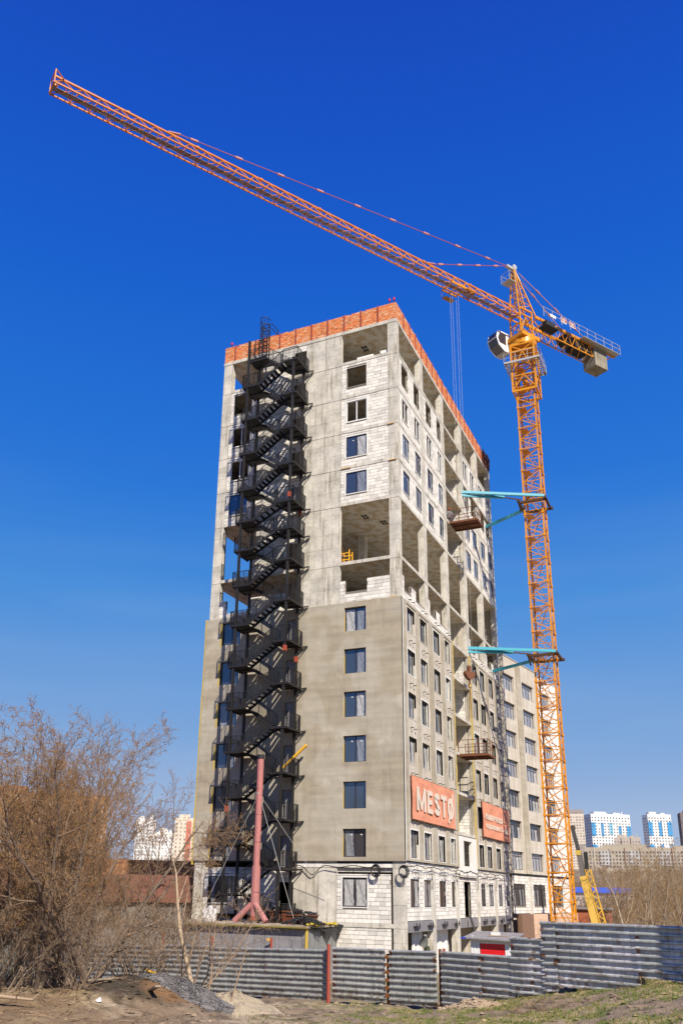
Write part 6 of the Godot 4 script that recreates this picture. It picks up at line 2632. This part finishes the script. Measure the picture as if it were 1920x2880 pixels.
	for q: Array in [[6.3, 33.1, Vector3(0.62, 2.1, 0.0), "thin pale sapling leaning right before the corrugated fence"], [5.75, 33.3, Vector3(0.2, 2.5, 0.1), "thin upright pale sapling next to the dead trunk"]]:
		var s := thing("sapling", Vector3(q[0], ground_h(q[0], q[1]) - 0.05, q[1]), q[3], "sapling", "")
		var sm := MB.new()
		sm.col = Color(0.42, 0.29, 0.18)
		sm.tube(Vector3.ZERO, q[2] * 0.5 + Vector3(0.03, 0, 0), 0.022, 0.016, 5)
		sm.tube(q[2] * 0.5 + Vector3(0.03, 0, 0), q[2], 0.016, 0.006, 5)
		put(sm, "stem", M.bark, s)
		var st := MB.new()
		st.col = Color(0.40, 0.26, 0.15)
		for k in 9:
			var t := rf(0.35, 0.95)
			var p: Vector3 = q[2] * t
			st.tube(p, p + Vector3(rf(-0.3, 0.4), rf(0.1, 0.4), rf(-0.3, 0.3)), 0.008, 0.003, 3)
		put(st, "twigs", M.bark, s)
	# woods on the far slopes, one mass
	for w: Array in [[0.02, 0.20, "bare brown woodland covering the far slope on the right"], [-0.42, -0.10, "bare brown woodland covering the far slope on the left"]]:
		var t := TG.new()
		grow(7.0, 2, [8, 6, 4], 0.25, 0.12, t, t, Color(1, 1, 1), Color(1, 1, 1), 0.035)
		var spots := []
		var cols := []
		while spots.size() < 900:
			var v := 120.0 + 620.0 * pow(rng.randf(), 1.1)
			var u := v * (rf(-0.42, -0.02) if w[0] < 0.0 else rf(0.20, 0.48))
			var q := from_uv(u, v)
			spots.append(Transform3D(Basis(Vector3.UP, rf(0, TAU)).scaled(Vector3.ONE * rf(0.4, 0.8)), Vector3(q.x, ground_h(q.x, q.y) - 0.3, q.y)))
			cols.append(Color(0.17, 0.11, 0.075).lerp(Color(0.28, 0.19, 0.11), rng.randf()))
		multi("far_wood", t.mesh(M.far), spots, cols, w[2], "woodland")


# ---------------------------------------------------------------- the town behind
func far_block(called: String, label: String, a: Vector2, b: Vector2, depth: float, y0: float, y1: float, wallc: Color, cols: int, rows: int, wy0: float, bands: Array, winc := Color(0.12, 0.13, 0.15), ww := 0.45) -> Node3D:
	var T := thing(called, Vector3(a.x, y0, a.y), label, "building", "")
	var d2 := b - a
	var W := d2.length()
	var u := Vector3(d2.x, 0, d2.y) / W
	var f := facade(Vector3(0, -y0, 0), u)
	var mb := MB.new()
	mb.t = f
	mb.col = wallc
	mb.box(Vector3(0, y0, -depth), Vector3(W, y1, 0))
	put(mb, "walls", M.far, T)
	for q: Array in bands:
		var p := MB.new()
		p.t = f
		p.col = q[4]
		p.box(Vector3(q[0] * W, q[2], -0.05), Vector3(q[1] * W, q[3], 0.5))
		put(p, "facade_panel", M.far, T)
	var wm := MB.new()
	wm.t = f
	var fh := (y1 - 2.5 - wy0) / rows
	for r in rows:
		for k in cols:
			if rng.randf() < 0.05:
				continue
			var g := rf(0.6, 1.5)
			wm.col = winc * g
			var x := (k + 0.5) * W / cols
			var hw := W / cols * ww * 0.5
			var y := wy0 + r * fh
			var out := 0.12
			for q: Array in bands:
				if x > q[0] * W - 0.1 and x < q[1] * W + 0.1 and y > q[2] - 1.0 and y < q[3]:
					out = 0.62
			wm.box(Vector3(x - hw, y + fh * 0.25, -0.02), Vector3(x + hw, y + fh * 0.75, out))
	for r in rows:
		for k in 4:
			wm.col = winc * rf(0.8, 1.4)
			var z := -depth * (k + 0.7) / 4.4
			wm.box(Vector3(-0.12, wy0 + r * fh + fh * 0.25, z), Vector3(0.02, wy0 + r * fh + fh * 0.75, z + 1.3))
	stuff(put(wm, "windows", M.far, T))
	var rm := MB.new()
	rm.t = f
	rm.col = wallc * 0.9
	rm.box(Vector3(W * 0.12, y1, -depth * 0.7), Vector3(W * 0.42, y1 + 2.6, -3.0))
	rm.box(Vector3(W * 0.6, y1, -depth * 0.6), Vector3(W * 0.78, y1 + 1.6, -2.0))
	for k in 5:
		var x := W * rf(0.1, 0.9)
		rm.box(Vector3(x, y1, -4.0), Vector3(x + 0.8, y1 + rf(0.8, 3.5), -3.2))
	put(rm, "roof_housing", M.far, T)
	return T


func build_town() -> void:
	var white := Color(0.66, 0.66, 0.66)
	var blue := Color(0.05, 0.27, 0.55)
	var beige := Color(0.46, 0.41, 0.35)
	far_block("apartment_tower", "white apartment tower with bright blue panels left of the small beige roof", Vector2(-117.5, -934.0), Vector2(-80.2, -957.0), 20.0, 28.0, 89.0, white, 13, 17, 36.0,
		[[0.0, 0.10, 36.0, 57.0, blue], [0.0, 0.10, 66.0, 80.0, blue], [0.24, 0.31, 36.0, 57.0, blue], [0.24, 0.31, 66.0, 80.0, blue], [0.45, 0.54, 68.0, 80.0, Color(0.2, 0.45, 0.62)], [0.69, 0.76, 62.0, 77.0, blue], [0.9, 1.0, 62.0, 77.0, blue]])
	far_block("apartment_tower", "white and blue apartment tower standing alone at the far right", Vector2(-60.8, -940.4), Vector2(-38.6, -951.0), 16.0, 28.0, 88.0, white, 8, 17, 36.0,
		[[0.0, 0.17, 36.0, 57.0, blue], [0.0, 0.17, 66.0, 80.0, blue], [0.45, 0.58, 36.0, 57.0, blue], [0.45, 0.58, 66.0, 80.0, blue], [0.82, 1.0, 36.0, 57.0, blue], [0.82, 1.0, 66.0, 80.0, blue]])
	far_block("apartment_tower", "tall beige apartment tower close right of the crane mast", Vector2(-134.0, -832.0), Vector2(-110.4, -836.0), 18.0, 24.0, 81.0, Color(0.55, 0.49, 0.42), 9, 19, 30.0, [[0.0, 1.0, 81.2, 84.5, Color(0.28, 0.25, 0.25)], [0.72, 1.0, 30.0, 52.0, Color(0.27, 0.24, 0.22)]], Color(0.30, 0.27, 0.25), 0.6)
	far_block("apartment_tower", "dark brown apartment tower cut by the right edge of the photo", Vector2(-24.0, -842.0), Vector2(10.0, -848.0), 20.0, 24.0, 80.5, Color(0.17, 0.13, 0.13), 10, 17, 30.0, [])
	far_block("apartment_house", "low beige block before the left blue and white tower", Vector2(-78.8, -788.0), Vector2(-56.5, -790.5), 14.0, 24.0, 55.0, Color(0.42, 0.37, 0.32), 9, 6, 37.0, [[0.27, 0.29, 37.0, 54.5, Color(0.2, 0.14, 0.11)], [0.62, 0.64, 37.0, 54.5, Color(0.2, 0.14, 0.11)]], Color(0.2, 0.17, 0.16))
	var seams := []
	for k in 9:
		seams.append([0.06 + 0.105 * k, 0.064 + 0.105 * k, 28.0, 43.4, Color(0.22, 0.11, 0.08) if k % 3 == 2 else Color(0.52, 0.46, 0.38)])
	for k in 5:
		seams.append([0.10 + 0.2 * k, 0.17 + 0.2 * k, 29.0, 40.5, Color(0.44, 0.43, 0.43)])
	far_block("apartment_house", "very long grey brown panel apartment block along the hilltop on the right", Vector2(-97.0, -735.0), Vector2(20.0, -746.5), 14.0, 18.0, 43.6, Color(0.37, 0.325, 0.26), 44, 5, 26.5, seams, Color(0.12, 0.12, 0.13), 0.5)
	far_block("apartment_house", "white high rise seen through the left thicket", Vector2(-337.0, -426.5), Vector2(-326.5, -434.5), 12.0, 8.0, 46.0, Color(0.62, 0.62, 0.62), 6, 11, 18.0, [], Color(0.25, 0.28, 0.32))
	far_block("apartment_house", "lower white block next to the white high rise on the left", Vector2(-326.5, -434.0), Vector2(-310.0, -446.0), 12.0, 8.0, 38.5, Color(0.66, 0.65, 0.63), 9, 8, 18.0, [], Color(0.28, 0.3, 0.33))
	far_block("apartment_house", "beige and red high rise touching the tower's left edge", Vector2(-316.0, -441.0), Vector2(-298.0, -453.5), 12.0, 8.0, 48.0, Color(0.55, 0.48, 0.40), 8, 11, 18.0, [[0.35, 0.5, 20.0, 46.0, Color(0.45, 0.13, 0.08)], [0.75, 0.9, 20.0, 46.0, Color(0.45, 0.13, 0.08)]], Color(0.25, 0.2, 0.18))
	far_block("apartment_house", "brown brick apartment house hidden behind the left trees", Vector2(-236.0, -184.0), Vector2(-197.0, -218.5), 14.0, 0.0, 36.0, Color(0.33, 0.17, 0.09), 16, 9, 8.0, [[0.3, 0.36, 4.0, 35.0, Color(0.55, 0.42, 0.28)], [0.7, 0.76, 4.0, 35.0, Color(0.55, 0.42, 0.28)]], Color(0.4, 0.36, 0.32))
	# garages to the left
	var G := thing("garage_row", Vector3(-34.0, GROUND, 20.0), "long low grey garage row with a rusty roof behind the left thicket", "garage")
	var u := Vector3(20.8, 0, -14.4).normalized()
	var f := facade(Vector3.ZERO, u)
	var gw := MB.new()
	gw.t = f
	gw.col = Color(0.30, 0.285, 0.275)
	gw.box(Vector3(-20.0, -0.3, -6.0), Vector3(25.3, 4.5, 0))
	put(gw, "wall", M.concrete, G)
	var gr := MB.new()
	gr.t = f
	gr.col = Color(1.3, 1.1, 1.0)
	gr.hexa([Vector3(-20.3, 4.5, 0.3), Vector3(25.6, 4.5, 0.3), Vector3(25.6, 5.9, -6.3), Vector3(-20.3, 5.9, -6.3), Vector3(-20.3, 4.62, 0.3), Vector3(25.6, 4.62, 0.3), Vector3(25.6, 6.3, -6.3), Vector3(-20.3, 6.3, -6.3)])
	put(gr, "roof", M.rust, G)
	for k in 7:
		var d := MB.new()
		d.t = f
		d.col = [Color(0.20, 0.19, 0.19), Color(0.3, 0.12, 0.08), Color(0.2, 0.22, 0.2)][k % 3]
		d.box(Vector3(-18.0 + k * 6.0, -0.3, 0.0), Vector3(-15.0 + k * 6.0, 2.9, 0.06))
		put(d, "garage_door", M.plain, G)
	var gf := MB.new()
	gf.t = f
	for k in 26:
		gf.col = [Color(0.55, 0.06, 0.30), Color(0.10, 0.35, 0.12), Color(0.6, 0.55, 0.6), Color(0.12, 0.12, 0.4)][rng.randi() % 4]
		var x := 15.6 + rf(-1.2, 1.2)
		var y := 3.9 + rf(-0.6, 0.4)
		gf.bar(Vector3(x, y, 0.02 + k * 0.0012), Vector3(x + rf(-0.5, 0.5), y + rf(-0.35, 0.35), 0.02 + k * 0.0012), 0.01, 0.16, Vector3(0, 0, 1))
	put(gf, "graffiti", M.plain, G)
	# brick slope wall farther back
	var bw := MB.new()
	bw.col = Color(0.36, 0.15, 0.07)
	bw.t = facade(Vector3(-70.0, GROUND, 0.0), Vector3(0.86, 0, -0.51))
	bw.box(Vector3(-30, 0, -8), Vector3(52.0, 8.2, 0))
	var bo := put(bw, "rust_brown_warehouse", M.far)
	tag(bo, "long rust brown warehouse wall behind the garages on the left", "warehouse")
	# low brick hut and blue roofed sheds on the right
	var hut := thing("brick_hut", Vector3(0.5, GROUND, -73.0), "low red brick hut behind the mobile crane boom", "hut")
	var hm := MB.new()
	hm.col = Color(0.40, 0.12, 0.055)
	hm.box(Vector3(-4.5, 0, -4), Vector3(2.6, 3.9, 0))
	put(hm, "walls", M.brick, hut)
	var hr := MB.new()
	hr.col = Color(0.2, 0.19, 0.19)
	hr.box(Vector3(-4.8, 3.9, -4.3), Vector3(2.9, 4.15, 0.3))
	put(hr, "roof", M.plain, hut)
	for x: float in [0.2, 1.7]:
		cube("window", hut, Transform3D(), Vector3(x, 2.4, -0.02), Vector3(x + 0.6, 3.3, 0.03), M.black)
	var bs := thing("long_shed", Vector3(-14.0, ground_h(-14, -171) - 1.0, -171.5), "long pale shed with a bright blue roof at the foot of the far slope", "shed")
	var b1 := MB.new()
	b1.col = Color(0.55, 0.5, 0.47)
	b1.box(Vector3(-12, 0, -7), Vector3(9.3, 4.6, 0))
	put(b1, "walls", M.far, bs)
	var b2 := MB.new()
	b2.col = Color(0.03, 0.09, 0.48)
	b2.hexa([Vector3(-12.3, 4.6, 0.4), Vector3(9.6, 4.6, 0.4), Vector3(9.6, 5.4, -7.3), Vector3(-12.3, 5.4, -7.3), Vector3(-12.3, 4.8, 0.4), Vector3(9.6, 4.8, 0.4), Vector3(9.6, 6.0, -7.3), Vector3(-12.3, 6.0, -7.3)])
	put(b2, "roof", M.far, bs)


func build_mobile_crane() -> void:
	var T := thing("mobile_crane", Vector3(7.0, GROUND, -34.8), "yellow mobile crane with a half raised telescopic boom beside the mast", "crane")
	var O := T.position
	var boom := MB.new()
	boom.t.origin = -O
	boom.col = Color(0.60, 0.40, 0.09)
	var a := Vector3(7.1, -1.9, -34.8)
	var b := Vector3(6.05, 3.95, -34.6)
	var c := Vector3(5.82, 6.2, -34.55)
	var d := Vector3(5.42, 8.35, -34.5)
	boom.bar(a, b, 0.62, 0.66, Vector3(0, 0, 1))
	put(boom, "boom_base", M.plain, T)
	var b2 := MB.new()
	b2.t.origin = -O
	b2.col = Color(0.13, 0.12, 0.12)
	b2.bar(b, c, 0.46, 0.48, Vector3(0, 0, 1))
	put(b2, "boom_section", M.plain, T)
	var b3 := MB.new()
	b3.t.origin = -O
	b3.col = Color(0.05, 0.05, 0.05)
	b3.bar(c, d, 0.34, 0.36, Vector3(0, 0, 1))
	put(b3, "boom_section", M.plain, T)
	var hd := MB.new()
	hd.t.origin = -O
	hd.col = Color(0.5, 0.36, 0.08)
	hd.bar(c - Vector3(0.05, 0.3, 0), c + Vector3(-0.03, 0.15, 0), 0.52, 0.54, Vector3(0, 0, 1))
	hd.col = Color(0.06, 0.05, 0.04)
	hd.tube(d + Vector3(0, 0.15, -0.18), d + Vector3(0, 0.15, 0.18), 0.26, 0.26, 12, true)
	put(hd, "boom_head", M.plain, T)
	var lt := MB.new()
	lt.t.origin = -O
	lt.col = Color(0.62, 0.38, 0.04)
	var e := Vector3(7.85, -1.9, -34.7)
	var g := Vector3(6.55, 4.6, -34.5)
	for s: float in [-0.24, 0.24]:
		for z: float in [-0.2, 0.2]:
			lt.bar(e + Vector3(s, 0, z), g + Vector3(s, 0, z), 0.07)
	for k in 14:
		var p := e.lerp(g, k / 14.0)
		var q := e.lerp(g, (k + 1) / 14.0)
		var s := 0.24 if k % 2 == 0 else -0.24
		lt.bar(p + Vector3(s, 0, 0.2), q + Vector3(-s, 0, 0.2), 0.045)
		lt.bar(p + Vector3(s, 0, -0.2), q + Vector3(-s, 0, -0.2), 0.045)
	put(lt, "fly_jib", M.plain, T)
	var cy := MB.new()
	cy.t.origin = -O
	cy.box(Vector3(6.28, 4.6, -34.75), Vector3(6.62, 6.2, -34.4))
	put(cy, "hydraulic_cylinder", M.black, T)
	var ch := MB.new()
	ch.col = Color(0.60, 0.38, 0.06)
	ch.box(Vector3(-1.2, 0.9, -3.5), Vector3(1.2, 1.5, 4.0))
	ch.box(Vector3(-1.1, 1.5, -1.5), Vector3(1.1, 2.4, 1.0))
	put(ch, "carrier", M.plain, T)
	for z: float in [-2.6, -1.2, 2.2, 3.4]:
		for x: float in [-1.05, 1.05]:
			var w := MB.new()
			w.tube(Vector3(x - 0.18, 0.52, z), Vector3(x + 0.18, 0.52, z), 0.52, 0.52, 16, true)
			put(w, "wheel", M.black, T)


func build_litter() -> void:
	var l := [[4.55, 34.05, 0.95, 0.12, 0.6, -0.35, Color(0.66, 0.36, 0.03), "bright yellow board lying on the dark soil mound", "board"],
		[5.15, 35.2, 1.0, 0.16, 2.5, -0.25, Color(0.30, 0.25, 0.20), "weathered grey plank at the foot of the soil mound", "plank"],
		[3.6, 35.5, 0.8, 0.14, 0.2, 0.1, Color(0.36, 0.29, 0.21), "short weathered plank left of the yellow board", "plank"]]
	for q: Array in l:
		var mb := MB.new()
		mb.col = q[6]
		mb.box(Vector3(-q[2] * 0.5, 0, -q[3] * 0.5), Vector3(q[2] * 0.5, 0.04, q[3] * 0.5))
		var o := put(mb, q[8], M.wood)
		o.position = Vector3(q[0], ground_h(q[0], q[1]) + 0.09, q[1])
		o.rotation = Vector3(0, q[4], q[5])
		tag(o, q[7], q[8])
	# fallen branches before the thicket
	for q: Array in [[2.9, 38.2, 0.3, "thick fallen branch on the leaf litter at lower left"], [1.4, 39.0, 2.2, "curved fallen branch near the lower left corner"]]:
		var T := thing("fallen_branch", Vector3(q[0], ground_h(q[0], q[1]) + 0.12, q[1]), q[3], "branch", "")
		T.rotation.y = q[2]
		var mb := MB.new()
		mb.col = Color(0.34, 0.25, 0.17)
		mb.tube(Vector3(-0.9, 0.02, 0), Vector3(-0.2, 0.14, 0.1), 0.06, 0.05, 7)
		mb.tube(Vector3(-0.2, 0.14, 0.1), Vector3(0.7, 0.06, -0.1), 0.05, 0.03, 7)
		put(mb, "limb", M.bark, T)
		var tw := MB.new()
		tw.col = Color(0.34, 0.25, 0.17)
		for k in 7:
			var p := Vector3(rf(-0.3, 0.7), 0.1, 0)
			tw.tube(p, p + Vector3(rf(0.1, 0.5), rf(0.0, 0.4), rf(-0.4, 0.4)), 0.014, 0.005, 4)
		put(tw, "twigs", M.bark, T)
	var bg := MB.new()
	bg.col = Color(0.75, 0.75, 0.8)
	rock(bg, Vector3.ZERO, 0.09, 0.9)
	var bo := put(bg, "plastic_bag", M.plain)
	bo.position = Vector3(4.35, ground_h(4.35, 36.4) + 0.04, 36.4)
	tag(bo, "crumpled white plastic bag on the bare earth", "litter")


# ---------------------------------------------------------------- scene
func _ready() -> void:
	var cam := Camera3D.new()
	cam.name = "camera"
	add_child(cam)
	cam.transform = Transform3D(Basis(Vector3(0.90497725, 0.01910326, -0.42503087), Vector3(0.12081498, 0.94632968, 0.29977304), Vector3(0.40794597, -0.32263788, 0.85409887)).orthonormalized(), EYE)
	cam.near = 0.5
	cam.far = 6000.0
	cam.projection = Camera3D.PROJECTION_FRUSTUM
	cam.size = 0.59272
	cam.frustum_offset = Vector2(0.016485, 0.0504)
	cam.current = true
	var exposure := 1.68
	# clear spring sky, a gradient by height alone
	var sky_img := Image.create(512, 512, false, Image.FORMAT_RGBF)
	var stops := [[-90.0, 0.20, 0.17, 0.13], [-1.0, 0.30, 0.27, 0.24], [0.0, 0.43, 0.52, 0.69], [4.5, 0.345, 0.47, 0.70], [9.0, 0.22, 0.395, 0.70], [18.5, 0.066, 0.272, 0.70], [26.5, 0.022, 0.178, 0.672], [38.8, 0.011, 0.118, 0.61], [46.0, 0.010, 0.092, 0.565], [54.0, 0.010, 0.068, 0.50], [90.0, 0.008, 0.048, 0.41]]
	var wisp := FastNoiseLite.new()
	wisp.seed = 5
	wisp.frequency = 0.02
	wisp.fractal_octaves = 4
	for j in 512:
		var el := 90.0 - 180.0 * (j + 0.5) / 512.0
		var c := Color()
		for k in stops.size() - 1:
			if el >= stops[k][0] and el <= stops[k + 1][0]:
				var t: float = (el - stops[k][0]) / (stops[k + 1][0] - stops[k][0])
				c = Color(lerpf(stops[k][1], stops[k + 1][1], t), lerpf(stops[k][2], stops[k + 1][2], t), lerpf(stops[k][3], stops[k + 1][3], t))
		for i in 512:
			# thin cirrus low over the horizon
			var a := TAU * i / 512.0
			var w := 0.0
			if el > 0.0 and el < 30.0:
				w = clampf(wisp.get_noise_3d(cos(a) * 60.0, el * 9.0, sin(a) * 60.0) + 0.1, 0.0, 1.0) * 0.16 * smoothstep(0.0, 5.0, el) * (1.0 - smoothstep(12.0, 30.0, el))
			sky_img.set_pixel(i, j, Color(lerpf(c.r, 0.62, w) / exposure, lerpf(c.g, 0.66, w) / exposure, lerpf(c.b, 0.74, w) / exposure))
	var psm := PanoramaSkyMaterial.new()
	psm.panorama = ImageTexture.create_from_image(sky_img)
	var sky := Sky.new()
	sky.sky_material = psm
	var env := Environment.new()
	env.background_mode = Environment.BG_SKY
	env.sky = sky
	env.tonemap_mode = Environment.TONE_MAPPER_LINEAR
	env.tonemap_exposure = exposure
	env.sdfgi_enabled = true
	env.ssao_enabled = true
	env.ssil_enabled = true
	var we := WorldEnvironment.new()
	we.environment = env
	we.name = "environment"
	add_child(we)
	var sun := DirectionalLight3D.new()
	sun.name = "sun"
	add_child(sun)
	sun.light_energy = 1.5
	sun.light_color = Color(1.0, 0.955, 0.88)
	sun.light_angular_distance = 0.5
	sun.shadow_enabled = true
	sun.look_at_from_position(SUN_TO * 100.0, Vector3.ZERO, Vector3.UP)
	rng.seed = 20240417
	make_materials()
	mat("rust_pink", lin(0.42, 0.17, 0.15), 0.6)
	mat("paint_yellow", lin(0.62, 0.45, 0.05), 0.6)
	build_ground()
	build_tower()
	build_wing()
	build_fire_escape()
	build_crane()
	build_town()
	build_fence()
	build_shed()
	build_banners()
	build_platform(33.95, -13.6, -15.6, "rusty loading platform high on the tower's open balcony bay")
	build_platform(13.0, -13.7, -15.9, "rusty red loading platform low on the tower under the crane hook")
	build_cables()
	build_people()
	build_mobile_crane()
	heap("sand_pile", Vector2(6.2, 32.4), 1.7, 1.2, 0.55, 0.3, Color(0.33, 0.27, 0.19), Color(0.38, 0.32, 0.23), 60, 0.03, "pale sand pile before the corrugated fence", "sand")
	heap("gravel_pile", Vector2(5.7, 33.7), 1.7, 0.6, 0.40, -0.55, Color(0.06, 0.055, 0.06), Color(0.20, 0.19, 0.19), 2200, 0.032, "dark gravel ridge between the soil mound and the sand", "gravel")
	heap("earth_pile", Vector2(12.0, 28.8), 1.2, 0.6, 0.22, 0.4, Color(0.40, 0.30, 0.20), Color(0.32, 0.24, 0.16), 160, 0.07, "low heap of light earth at the foot of the stepped fence", "earth")
	build_litter()
	build_trees()
	build_ground_cover()
